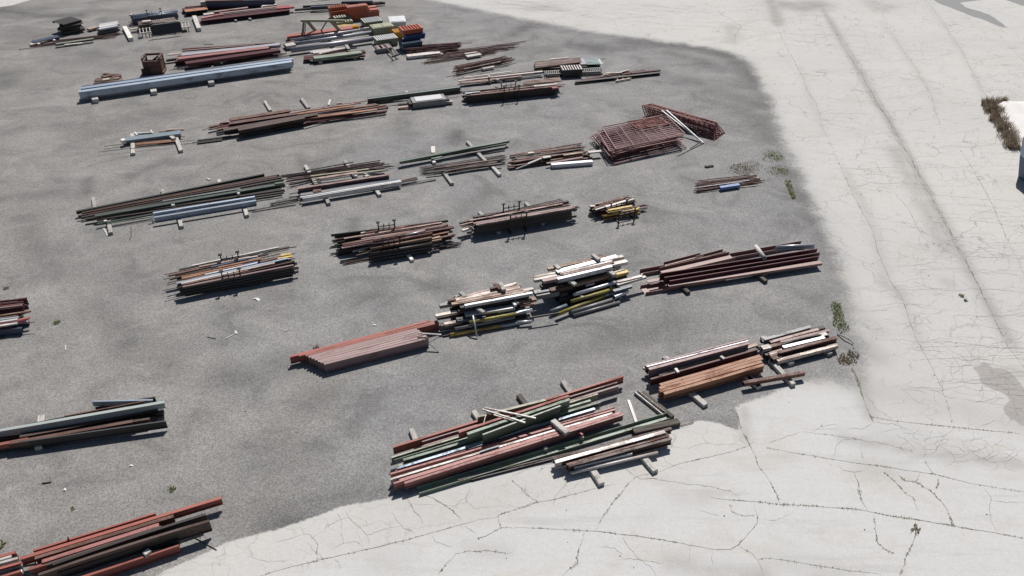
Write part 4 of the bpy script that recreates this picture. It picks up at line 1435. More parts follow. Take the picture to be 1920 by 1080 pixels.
weed('B4', [(145, 285, .15), (152, 305, .15), (160, 325, .15), (167, 345, .15), (174, 362, .13), (181, 380, .13), (188, 396, .1), (193, 408, .08)], 'weed', 'narrow green weed strip along the asphalt edge', n=40, h=.1)
weed('C4', [(510, 125, .16), (513, 150, .18), (520, 175, .2), (526, 200, .2), (530, 225, .22), (524, 255, .28), (540, 280, .28), (562, 298, .22)], 'weed', 'long green weed strip behind the bent branch', n=48, h=.12)
weed('C4', [(600, 530, .3), (640, 500, .2), (570, 545, .22)], 'dry', 'brown dry weed patch below the bent branch', n=70, h=.12)
weed('B1', [(48, 1082, .1)], 'weed', 'small green tuft at the left edge above the red tubes', n=40, h=.08, grp='small green tufts on the asphalt')
weed('C1', [(430, 258, .11)], 'weed', 'small green tuft right of the cut off red tubes', n=50, h=.1, grp='small green tufts on the asphalt')
weed('D1', [(1294, 434, .09)], 'weed', 'small green tuft above the bottom left beams', n=40, h=.1, grp='small green tufts on the asphalt')
weed('D1', [(10, 850, .11)], 'weed', 'small green tuft at the left edge above the corner pile', n=40, h=.1, grp='small green tufts on the asphalt')
weed('D1', [(548, 578, .06)], 'weed', 'tiny green tuft between litter and the corner pile', n=20, h=.06, grp='small green tufts on the asphalt')
weed('C4', [(1450, 60, .1), (1482, 95, .07)], 'weed', 'small green tuft in the pale concrete at right', n=40, h=.08, grp=None)
weed('D4', [(1105, 740, .14), (1110, 725, .1)], 'dry', 'reddish dry weed in a crack of the pale concrete', n=22, h=.08, grp=None)
weed('D3', [(100, 455, .12), (85, 430, .08)], 'dry', 'thin dry weed in the crack below the green channel', n=7, h=.14, grp=None, w=.004)
# dry brush by the white pad
db = []
for i in range(46):
    t = rw.random(); pth = [(1848, 194), (1862, 208), (1868, 224), (1878, 238), (1888, 252), (1893, 268), (1903, 283)]; k = min(5, int(t * 6)); u = t * 6 - k
    db.append((pth[k][0] + (pth[k + 1][0] - pth[k][0]) * u + rw.gauss(2, 4.5) * (1.2 - .5 * t), pth[k][1] + (pth[k + 1][1] - pth[k][1]) * u + rw.gauss(0, 3.5), rw.uniform(.15, .42)))
db += [(1882, 194, .15), (1872, 193, .2), (1845, 197, .15)]
weed('f', db, 'dry', 'dry brown brush growing along the white pad', 'dry_brush', 'brush', n=90, h=.5, grp=None, w=.010)
# ------------------------------------------------------------------ ground: one sheet, asphalt yard let into old concrete
EDGE = [(-900, 130), (-300, 40), (-60, 18), (0, 13), (22, 10), (45, 3), (75, -4), (130, -40), (400, -140), (700, -60), (770, -14), (805, 0), (850, 10), (900, 20), (960, 32), (1010, 42), (1080, 55), (1140, 65), (1200, 72), (1270, 82), (1340, 92),
        (1385, 104), (1408, 122), (1418, 145), (1430, 165), (1444, 190), (1456, 230), (1470, 272), (1492, 310), (1503, 338), (1516, 372), (1530, 400), (1548, 432), (1562, 472), (1577, 512), (1584, 548), (1592, 590), (1602, 625),
        (1610, 655), (1614, 680), (1608, 700), (1606, 719), (1588, 717), (1550, 714), (1515, 715), (1480, 722), (1450, 736), (1400, 755), (1378, 762), (1386, 785), (1390, 808), (1376, 805), (1345, 793), (1312, 789), (1285, 795), (1230, 815), (1130, 850), (1040, 868), (960, 884),
        (880, 905), (800, 923), (760, 930), (725, 934), (680, 943), (645, 948), (622, 958), (600, 967), (565, 976), (520, 992), (480, 1003), (450, 1009), (415, 1021), (385, 1038), (340, 1056), (280, 1085), (100, 1180), (-400, 1400), (-1500, 1700)]
EW = np.array([U(x, y)[:2] for x, y in EDGE])
def seg_dist(P, pts):
    d = np.full(len(P), 1e9)
    for a, b in zip(pts[:-1], pts[1:]):
        ab = b - a; t = np.clip(((P - a) @ ab) / max(1e-9, ab @ ab), 0, 1); q = a + t[:, None] * ab
        d = np.minimum(d, np.hypot(P[:, 0] - q[:, 0], P[:, 1] - q[:, 1]))
    return d
def inside(P, poly):
    r = np.zeros(len(P), bool); n = len(poly)
    for i in range(n):
        x1, y1 = poly[i]; x2, y2 = poly[(i + 1) % n]
        if y1 == y2: continue
        c = ((y1 > P[:, 1]) != (y2 > P[:, 1])) & (P[:, 0] < (x2 - x1) * (P[:, 1] - y1) / (y2 - y1) + x1); r ^= c
    return r
def axis(lo, hi, step, far): return np.array([-far, -far * .4, lo - 30, lo - 8] + list(np.arange(lo, hi + 1e-6, step)) + [hi + 8, hi + 30, far * .4, far])
gx, gy = axis(-46, 44, .22, 900), axis(9, 74, .22, 900)
X, Y = np.meshgrid(gx, gy); P2 = np.stack([X.ravel(), Y.ravel()], 1); nv = len(P2)
sd = seg_dist(P2, EW); sd = np.where(inside(P2, EW), sd, -sd)
# how crumbly the edge is: soft along the back and right, crisp along the front slab
soft = np.zeros(nv); i0, i1 = 12, 41
soft = np.exp(-seg_dist(P2, EW[i0 - 1:i1 + 1]) / 1.2)
def stain(acc, fr, pts, w, k):
    q = np.array([U(*fpx(fr, x, y))[:2] for x, y in pts]); 
    if len(q) == 1: q = np.vstack([q, q + 1e-3])
    return np.maximum(acc, k * np.exp(-(seg_dist(P2, q) / w) ** 2))
dark = np.zeros(nv)       # oil, tyre and damp marks on the asphalt
for fr, pts, w, k in [
    ('f', [(1180, 78), (1250, 82), (1310, 90), (1365, 104), (1400, 128), (1420, 150)], 1.0, .8), ('f', [(1255, 100), (1310, 112), (1350, 130)], .8, .5), ('f', [(1080, 85), (1120, 92)], 1.0, .8), ('f', [(960, 95), (1030, 92)], 1.0, .45),
    ('f', [(1008, 43), (985, 52), (960, 66)], .7, .8), ('f', [(1340, 170), (1400, 190), (1440, 200)], .9, .5), ('f', [(1380, 200), (1430, 230), (1440, 262)], .9, .55), ('f', [(1220, 130), (1290, 150), (1350, 165)], .9, .4), ('f', [(1405, 150), (1440, 200), (1450, 250)], .8, .35), ('f', [(1480, 320), (1530, 420), (1560, 500)], .6, .3),
    ('f', [(0, 18), (50, 26), (100, 30), (150, 28)], .8, .9), ('f', [(0, 25), (60, 20)], 1.2, .6), ('f', [(30, 60), (90, 80), (170, 108)], 1.4, .45), ('f', [(100, 110), (230, 125), (255, 128)], 1.2, .35), ('f', [(210, 40), (330, 62)], 1.4, .3), ('f', [(0, 140), (8, 160)], 1.3, .6), ('f', [(170, 250), (230, 225), (310, 215)], 1.1, .4),
    ('f', [(860, 248), (852, 268)], .5, .8), ('f', [(800, 285), (830, 290)], .5, .4), ('f', [(166, 335), (163, 360)], .3, .75), ('f', [(250, 328), (300, 308), (340, 303)], .5, .6), ('f', [(0, 375), (60, 368), (110, 360)], .5, .5), ('f', [(560, 290), (568, 308)], .35, .6), ('f', [(665, 410), (660, 440)], .3, .55), ('f', [(900, 370), (870, 395)], .6, .4),
    ('f', [(50, 430), (60, 450), (80, 480)], .6, .45), ('f', [(95, 495), (115, 515)], .5, .5), ('f', [(150, 500), (200, 520), (240, 530)], .8, .35), ('f', [(420, 700), (470, 712)], .7, .65), ('f', [(540, 680), (490, 700), (440, 705)], .8, .4), ('f', [(600, 745), (620, 735)], .6, .4), ('f', [(680, 555), (740, 560)], .6, .45), ('f', [(180, 575), (240, 640)], .8, .35), ('f', [(280, 640), (350, 650)], .7, .3),
    ('f', [(1130, 640), (1200, 630), (1270, 605)], .9, .5), ('f', [(1060, 665), (1150, 650)], .8, .35), ('f', [(830, 690), (900, 700)], .9, .25), ('f', [(820, 530), (845, 540)], .6, .4), ('f', [(500, 860), (560, 900)], .9, .35), ('f', [(520, 960), (640, 935)], .5, .5), ('f', [(330, 985), (480, 965)], .6, .3), ('f', [(700, 925), (730, 918)], .3, .5), ('f', [(480, 990), (560, 972)], .3, .6),
    ('f', [(960, 450), (1020, 440)], .5, .25), ('f', [(1180, 455), (1290, 440)], .8, .22)]:
    dark = stain(dark, fr, pts, w, k)
worn = np.zeros(nv)       # paler lanes swept clean by wheels
for fr, pts, w, k in [('f', [(110, 410), (150, 480), (220, 560), (330, 640), (430, 690), (520, 720)], .8, .8), ('f', [(60, 540), (140, 640), (260, 720), (380, 760)], .9, .6), ('f', [(250, 530), (330, 600), (420, 655)], .5, .7), ('f', [(480, 760), (400, 830), (340, 900), (330, 960)], .9, .8), ('f', [(640, 640), (560, 650), (500, 640)], .6, .5),
    ('f', [(930, 200), (1040, 245), (1150, 260)], 1.2, .55), ('f', [(1100, 410), (1300, 445), (1450, 440)], .9, .5), ('f', [(60, 85), (150, 125), (260, 140)], 1.2, .7), ('f', [(40, 260), (120, 300), (160, 330)], 1.0, .6), ('f', [(700, 830), (640, 880), (560, 900)], .7, .6), ('f', [(870, 640), (1000, 690), (1130, 690)], .8, .4), ('f', [(1100, 120), (1230, 120), (1330, 150), (1400, 220)], .9, .7), ('f', [(1190, 330), (1330, 290), (1420, 280)], .9, .5), ('f', [(420, 420), (560, 440), (640, 400)], .8, .5), ('f', [(560, 480), (620, 540), (760, 545)], .7, .4), ('f', [(0, 700), (120, 760), (160, 740)], .8, .5), ('f', [(300, 340), (120, 350)], .6, .35), ('f', [(900, 330), (1050, 350)], .8, .4), ('f', [(1290, 580), (1420, 560), (1540, 545)], .8, .4)]:
    worn = stain(worn, fr, pts, w, k)
dirt = np.zeros(nv)       # grime, old patches and wet marks on the concrete
for fr, pts, w, k in [
    ('f', [(1535, 5), (1560, 45), (1585, 88), (1610, 130), (1640, 185), (1665, 225), (1700, 285), (1720, 325), (1745, 370), (1775, 425), (1800, 475), (1830, 530), (1870, 600), (1900, 650)], .28, .62),
    ('f', [(1740, 10), (1775, 55), (1800, 95), (1830, 145), (1850, 190)], .25, .2), ('f', [(1650, 40), (1680, 75), (1710, 120), (1740, 160), (1752, 200)], .3, .18), ('f', [(1500, 125), (1512, 165), (1530, 210), (1545, 250)], .25, .22), ('f', [(1585, 320), (1600, 350), (1620, 385), (1640, 430), (1652, 485), (1665, 530), (1695, 565), (1710, 600), (1725, 650)], .25, .28),
    ('f', [(1445, 0), (1455, 30), (1460, 45)], .5, .7), ('f', [(1470, 8), (1500, 14), (1530, 8)], 1.3, .8), ('f', [(1635, 5), (1650, 18), (1665, 12)], .9, .5), ('f', [(1370, 50), (1378, 70), (1368, 78)], .6, .45), ('f', [(1005, 15), (1035, 15)], 1.0, .4), ('f', [(1655, 520), (1660, 535)], .3, .5), ('f', [(1680, 540), (1690, 560)], .3, .5), ('f', [(1775, 528), (1780, 532)], .3, .4),
    ('D4', [(560, 45), (900, 100), (1150, 160), (1500, 200), (1900, 240)], .22, .55), ('D4', [(850, 60), (1150, 90), (1350, 140)], .7, .25), ('D4', [(700, 260), (1000, 300)], .4, .25), ('D3', [(1200, 990), (1500, 1040), (1900, 1075)], .28, .55), ('D3', [(1250, 500), (1450, 500)], .35, .22), ('D4', [(100, 980), (500, 1030)], .4, .25), ('D2', [(1640, 885), (1860, 905)], .3, .3), ('D2', [(900, 950), (1100, 960)], .4, .18), ('C4', [(660, 760), (690, 780)], .35, .35), ('C4', [(700, 850), (725, 890)], .3, .3),
    ('C4', [(1880, 640), (1840, 620)], .35, .45), ('f', [(1650, 735), (1800, 765), (1920, 800)], .6, .2), ('B4', [(950, 30), (1100, 300), (1200, 500), (1350, 800)], .5, .5), ('f', [(1600, 640), (1612, 700), (1632, 780)], .25, .5), ('f', [(1395, 770), (1398, 820)], .2, .5), ('f', [(1620, 640), (1650, 670)], .5, .35), ('f', [(1595, 580), (1640, 620)], .5, .35)]:
    dirt = stain(dirt, fr, pts, w, k)
def polymask(fr, pts, e):
    q = np.array([U(*fpx(fr, x, y))[:2] for x, y in pts]); d = seg_dist(P2, np.vstack([q, q[:1]])); d = np.where(inside(P2, q), d, -d); return np.clip(d / e * .5 + .5, 0, 1)
patch = polymask('C4', [(1530, 605), (1600, 575), (1640, 548), (1680, 600), (1760, 595), (1830, 640), (1880, 700), (1960, 790), (2050, 900), (2050, 1200), (1960, 1060), (1790, 960), (1760, 890), (1830, 850), (1770, 790), (1690, 760), (1640, 740), (1590, 700), (1590, 650)], .22)
wet = np.maximum(polymask('A4', [(1180, -60), (1260, 15), (1400, 70), (1510, 115), (1620, 150), (1740, 200), (1790, 215), (1770, 185), (1660, 110), (1590, 85), (1480, 55), (1440, 20), (1600, 0), (1500, -60)], .3),
                 polymask('A4', [(1900, 40), (1840, 20), (1720, -20), (1760, -60), (2100, -60), (2100, 90), (1990, 60)], .4))
slab = polymask('f', [(1390, 800), (1420, 835), (1300, 880), (1120, 930), (930, 975), (700, 1030), (450, 1085), (300, 1150), (1000, 1400), (2300, 1400), (2300, 870), (1920, 815), (1630, 785), (1608, 718), (1550, 712), (1450, 736), (1376, 762)], .3)

cverts = []; cfaces = []
def ribbon(pts, w, rr, taper=True, jit=.16, z=.004):
    """a crack: a thin wandering strip just above the concrete"""
    P = [Vector((p[0], p[1])) for p in pts]
    for lvl in range(4):
        q = []
        for a, b in zip(P, P[1:]):
            L = (b - a).length; n = Vector((-(b - a).y, (b - a).x)) / max(L, 1e-6)
            q += [a, (a + b) / 2 + n * rr.gauss(0, 1) * L * jit * (.5 if lvl == 0 and len(pts) > 3 else 1) * .55]
        q.append(P[-1]); P = q
        if len(P) > 400: break
    n = len(P); k0 = len(cverts)
    for i, p in enumerate(P):
        d = (P[min(n - 1, i + 1)] - P[max(0, i - 1)]); d = d.normalized() if d.length > 1e-9 else Vector((1, 0)); nn = Vector((-d.y, d.x))
        ww = w * rr.uniform(.45, 1.5) * (min(1, .25 + 3 * min(i, n - 1 - i) / n) if taper else 1) / 2
        cverts.append((p.x + nn.x * ww, p.y + nn.y * ww, z)); cverts.append((p.x - nn.x * ww, p.y - nn.y * ww, z))
    for i in range(n - 1): a = k0 + 2 * i; cfaces.append((a, a + 1, a + 3, a + 2))
    return P
rc = random.Random(21)
moss = MB()
def crack(fr, pts, w=.02, weeds=0.0, jit=.11):
    w *= .8
    P = ribbon([U(*fpx(fr, x, y))[:2] for x, y in pts], w, rc, jit=jit)
    if weeds:
        for a, b in zip(P, P[1:]):
            n = (b - a).length * 9 * weeds
            clump = mnoise.noise((a.x * 1.6, a.y * 1.6, 3.1)) + .1
            if clump < 0: continue
            for _ in range(int(n) + (rc.random() < n % 1)):
                p = a.lerp(b, rc.random()); blades(moss, Vector((p.x, p.y, .004)), rc.randint(3, 7), .02 + .05 * clump, .03 + .035 * clump, rc, .006)
# front concrete
crack('D2', [(-200, 1150), (50, 1075), (250, 1015), (470, 960), (730, 903), (930, 860), (1150, 805), (1320, 755), (1500, 705), (1680, 655), (1790, 645)], .022, 1.0, .04)
crack('D2', [(1790, 645), (1860, 605), (1920, 590)], .02, .6); crack('D3', [(0, 590), (70, 570), (180, 530), (300, 510), (480, 465), (640, 420), (760, 390)], .02, .9, .05)
crack('D3', [(0, 360), (25, 385), (105, 465), (190, 522)], .02, 1.2); crack('D2', [(1250, 455), (1355, 515), (1480, 590), (1530, 660)], .02, .9); crack('D2', [(1130, 495), (1170, 560), (1245, 695)], .016, .2)
crack('D2', [(1020, 605), (1080, 690), (1190, 765)], .012); crack('D2', [(1080, 705), (960, 730), (860, 770), (830, 770)], .012); crack('D2', [(670, 590), (690, 640), (770, 710), (830, 770), (850, 845)], .014); crack('D2', [(605, 610), (635, 655), (510, 725)], .012); crack('D2', [(690, 640), (635, 655), (640, 740), (660, 835), (570, 885)], .012)
crack('D2', [(340, 695), (360, 765), (410, 770), (465, 850), (455, 900), (468, 960)], .016, .8); crack('D2', [(360, 765), (220, 810), (150, 825)], .01); crack('D2', [(585, 945), (640, 1025)], .012); crack('D2', [(660, 835), (740, 820), (800, 855)], .01)
crack('D2', [(1365, 1075), (1420, 1000), (1500, 910), (1600, 890), (1750, 890), (1920, 905)], .02, .7); crack('D2', [(1320, 780), (1340, 820), (1475, 857)], .01); crack('D2', [(1660, 800), (1750, 765), (1840, 718), (1920, 718)], .02, .9); crack('D2', [(1820, 620), (1820, 665), (1840, 718)], .018, .8); crack('D2', [(1560, 705), (1650, 755)], .012)
crack('D3', [(-10, 720), (170, 722), (330, 728), (470, 736), (640, 745), (790, 765), (930, 778), (1100, 805), (1230, 828), (1400, 860), (1520, 882), (1640, 880), (1700, 845), (1780, 750), (1835, 690), (1845, 640), (1825, 590), (1815, 530)], .022, .9, .05)
crack('D3', [(925, 335), (870, 390), (800, 480), (740, 550), (690, 620), (650, 690), (630, 745)], .024, 1.2, .08); crack('D3', [(545, 745), (525, 820), (495, 910), (488, 985), (440, 1020), (380, 1080)], .02, 1.2); crack('D3', [(830, 255), (925, 335), (1090, 345)], .02, .3)
crack('D3', [(930, 335), (1100, 300), (1250, 240), (1400, 205), (1530, 175), (1640, 150), (1770, 108)], .02, .8, .05); crack('D3', [(1000, 340), (1150, 365), (1330, 395), (1640, 440), (1710, 495)], .012, .2); crack('D3', [(1730, 0), (1760, 55), (1785, 100), (1820, 170), (1840, 240), (1920, 350)], .022, 1.3)
crack('D3', [(1480, 490), (1640, 510), (1780, 520), (1920, 528)], .02, 1.0, .04); crack('D3', [(830, 785), (870, 860), (930, 930), (1040, 1010), (1080, 1075)], .014, .2); crack('D3', [(640, 860), (770, 870), (830, 920)], .01); crack('D3', [(830, 950), (960, 960), (1130, 990)], .014); crack('D3', [(1700, 850), (1790, 905), (1840, 960), (1920, 945)], .014, .4); crack('D3', [(1840, 960), (1890, 1075)], .014, .3)
crack('D3', [(0, 330), (120, 280), (300, 240)], .009); crack('D3', [(1640, 540), (1650, 600), (1740, 630), (1820, 625)], .014, .4); crack('D3', [(1400, 590), (1560, 630)], .009); crack('D3', [(1130, 815), (1125, 905)], .008); crack('D3', [(1330, 850), (1330, 970)], .008); crack('D3', [(1505, 885), (1505, 1000)], .008)
crack('D4', [(-10, 120), (240, 165), (530, 210), (700, 238), (890, 262), (1080, 292), (1260, 320), (1500, 382), (1690, 415), (1920, 448)], .022, .8, .03); crack('D4', [(-10, 535), (280, 552), (580, 572), (740, 592), (900, 627), (1100, 655), (1340, 695), (1480, 720), (1720, 760), (1920, 797)], .03, 2.2, .03)
crack('D4', [(0, 350), (30, 400), (65, 465), (90, 540)], .022, 1.4); crack('D4', [(645, 300), (680, 390), (690, 490), (720, 545), (755, 590)], .022, 1.4); crack('D4', [(530, 250), (560, 285), (645, 300), (720, 290)], .014); crack('D4', [(870, 305), (960, 380), (1030, 460), (1085, 490), (1130, 590)], .022, 1.2); crack('D4', [(980, 330), (1030, 365), (1110, 372), (1220, 440), (1300, 520), (1345, 580), (1380, 690)], .026, 1.6); crack('D4', [(1140, 310), (1110, 372)], .02, 1); crack('D4', [(790, 615), (800, 720), (815, 820), (880, 885), (940, 910)], .018, 1.2)
crack('D4', [(1105, 660), (1110, 740), (1085, 830), (1035, 920), (1025, 1000), (990, 1075)], .022, 1.4); crack('D4', [(1275, 355), (1260, 430)], .018, 1); crack('D4', [(1180, 210), (1220, 290), (1250, 315)], .018, 1); crack('D4', [(1630, 425), (1680, 505), (1660, 560), (1670, 660), (1720, 750)], .014, .3); crack('D4', [(1680, 515), (1780, 530), (1920, 530)], .009)
crack('D4', [(0, 945), (180, 970), (370, 1003), (600, 1040), (850, 1070)], .016, .5, .03); crack('D4', [(0, 80), (150, 25), (240, 0)], .012, .3); crack('D4', [(260, 0), (440, 20), (620, 45), (780, 75), (900, 95), (1080, 145)], .014, .3); crack('D4', [(495, 195), (510, 110), (560, 60), (640, 60)], .012, .2); crack('D4', [(0, 660), (50, 665), (170, 620)], .01); crack('D4', [(700, 150), (715, 200), (690, 90)], .008)
for i in range(46):      # crazed band in the lower right
    x, y = rc.uniform(950, 1900), 0; y = 40 + (x - 950) * .14 + rc.uniform(-60, 70); a = rc.uniform(0, 6.28)
    p = [(x, y)]
    for k in range(4): a += rc.uniform(-.9, .9); p.append((p[-1][0] + 55 * math.cos(a), p[-1][1] + 28 * math.sin(a)))
    crack('D4', p, .007)
# right-hand slab joints
crack('C4', [(625, 600), (660, 665), (680, 720), (700, 790), (730, 860), (760, 940), (785, 1000)], .04, 3.0, .05); crack('C4', [(770, 965), (900, 990), (1050, 1008), (1200, 1025), (1450, 1050), (1700, 1075), (1900, 1095)], .022, .8, .03); crack('C4', [(785, 1000), (920, 1015), (1080, 1075)], .014, .2); crack('C4', [(785, 1000), (700, 1060), (600, 1050)], .012); crack('C4', [(520, 1022), (400, 1035), (330, 1075)], .012, .3)
crack('B3', [(1660, 2440 / 4 + 0, ), (1660, 611)], .001) if False else None
crack('C3', [(1660, 890), (1690, 950), (1710, 1020), (1730, 1075)], .025, 1.2)
# long joints and cross cracks of the old road
LONG = [([(1538, 8), (1560, 50), (1585, 92), (1612, 132), (1640, 185), (1668, 228), (1700, 285), (1722, 328), (1748, 376), (1772, 420), (1800, 474), (1830, 528), (1858, 585), (1890, 650), (1920, 690)], .035),
        ([(1440, 5), (1452, 40), (1462, 60), (1478, 95), (1495, 125), (1508, 150), (1512, 170), (1530, 192), (1542, 240), (1552, 260)], .02), ([(1552, 260), (1575, 310), (1590, 345), (1610, 385), (1635, 430), (1650, 480), (1668, 525), (1690, 555), (1705, 600), (1715, 630), (1740, 675), (1765, 725), (1785, 795)], .024),
        ([(1735, 0), (1760, 30), (1785, 68), (1806, 100), (1822, 132), (1845, 175), (1868, 200)], .02), ([(1655, 20), (1672, 62), (1690, 88), (1712, 122), (1736, 160), (1748, 185), (1755, 215), (1768, 250)], .02), ([(1800, 280), (1820, 310), (1845, 355), (1865, 395), (1885, 440), (1910, 490), (1930, 540)], .02), ([(1680, 365), (1705, 395), (1722, 430), (1745, 460)], .012), ([(1640, 300), (1650, 320), (1655, 340)], .014),
        ([(1590, 155), (1610, 185), (1620, 220)], .01), ([(1870, 60), (1895, 90), (1920, 115)], .014), ([(1480, 30), (1505, 60), (1520, 90)], .01), ([(1545, 10), (1590, 35), (1620, 60), (1630, 100)], .012)]
for pts, w in LONG: crack('f', pts, w, .10, .035)
for k in range(7):      # the worn main joint: fine cracks running alongside it
    q = LONG[0][0]; o1 = rc.uniform(-7, 7); i0 = rc.randint(0, 6); i1 = i0 + rc.randint(4, 8)
    crack('f', [(x + o1 + rc.uniform(-2, 2), y) for x, y in q[i0:i1]], .016, 0, .08)
joint = np.array([U(*p)[:2] for p in LONG[0][0]])
rt = random.Random(8)
for i in range(230):      # cross cracks wander between the joints
    t = rt.random(); y = 5 + 760 * t ** 1.4; xl = 1440 + 250 * (y / 800) + 40 * (y < 130); x = rt.uniform(xl - 30 * (y < 100), 1930)
    if y > 470 and x < 1560 + (y - 470) * .3: continue
    L = rt.choice((30, 50, 70, 110, 160)) * (.5 + t); p = [(x, y)]; dy = rt.uniform(-.06, .12)
    for k in range(rt.randint(3, 5)): p.append((p[-1][0] + L / 4, p[-1][1] + L / 4 * dy + rt.gauss(0, 1.6 + 2 * t)))
    crack('f', p, rt.choice((.008, .009, .013)) * (1.5 - .6 * t), 0, .12)
    if rt.random() < .6:
        q = rt.choice(p); s = rt.choice((-1, 1)); c = [q]
        for k in range(3): c.append((c[-1][0] + rt.uniform(-6, 10), c[-1][1] + s * rt.uniform(3, 14) * (.5 + t)))
        crack('f', c, .009, 0, .2)
for i in range(60):       # far concrete behind the yard
    x, y = rt.uniform(900, 1500), 0; y = rt.uniform(0, max(6, (x - 820) * .13)); p = [(x, y)]; a = rt.choice((.1, .15, .9, -.6))
    for k in range(4): p.append((p[-1][0] + rt.uniform(10, 25), p[-1][1] + rt.uniform(.5, 3) * (1 if a > 0 else -1)))
    crack('f', p, .018, 0, .25)
crack('f', [(1205, 8), (1260, 15), (1310, 22), (1350, 30)], .03); crack('f', [(1350, 5), (1348, 20), (1352, 28), (1370, 35), (1388, 47), (1385, 60), (1378, 80), (1378, 95)], .035); crack('f', [(1352, 28), (1360, 20), (1440, 18)], .03); crack('f', [(1388, 47), (1420, 38), (1440, 36)], .025)
moss.f and None
mo = bpy.data.meshes.new('crack_weeds'); mo.from_pydata(moss.v, [], moss.f); o = link('crack_weeds', mo, 'moss'); o['kind'] = 'stuff'; o['label'] = 'low green weeds growing in the concrete cracks'; o['category'] = 'weeds'

# ground mesh: grid plus crack strips
nx, ny = len(gx), len(gy)
idx = np.arange(nv).reshape(ny, nx); quads = np.stack([idx[:-1, :-1], idx[:-1, 1:], idx[1:, 1:], idx[1:, :-1]], -1).reshape(-1, 4)
nc = len(cverts); co = np.zeros((nv + nc, 3), np.float32); co[:nv, :2] = P2; co[nv:] = np.array(cverts, np.float32)
allq = np.vstack([quads, np.array(cfaces, int) + nv]); nf = len(allq)
me = bpy.data.meshes.new('ground'); me.vertices.add(nv + nc); me.vertices.foreach_set('co', co.ravel()); me.loops.add(nf * 4); me.loops.foreach_set('vertex_index', allq.ravel().astype(np.int32))
me.polygons.add(nf); me.polygons.foreach_set('loop_start', np.arange(0, nf * 4, 4, dtype=np.int32)); me.polygons.foreach_set('loop_total', np.full(nf, 4, np.int32))
mi = np.zeros(nf, np.int32); mi[len(quads):] = 1; me.polygons.foreach_set('material_index', mi); me.update(calc_edges=True); me.validate()
for nm, arr in (('sd', sd), ('soft', soft), ('oil', dark), ('worn', worn), ('dirt', dirt), ('patch', patch), ('wet', wet), ('slab', slab)):
    at = me.attributes.new(nm, 'FLOAT', 'POINT'); full = np.zeros(nv + nc, np.float32); full[:nv] = arr; at.data.foreach_set('value', full)

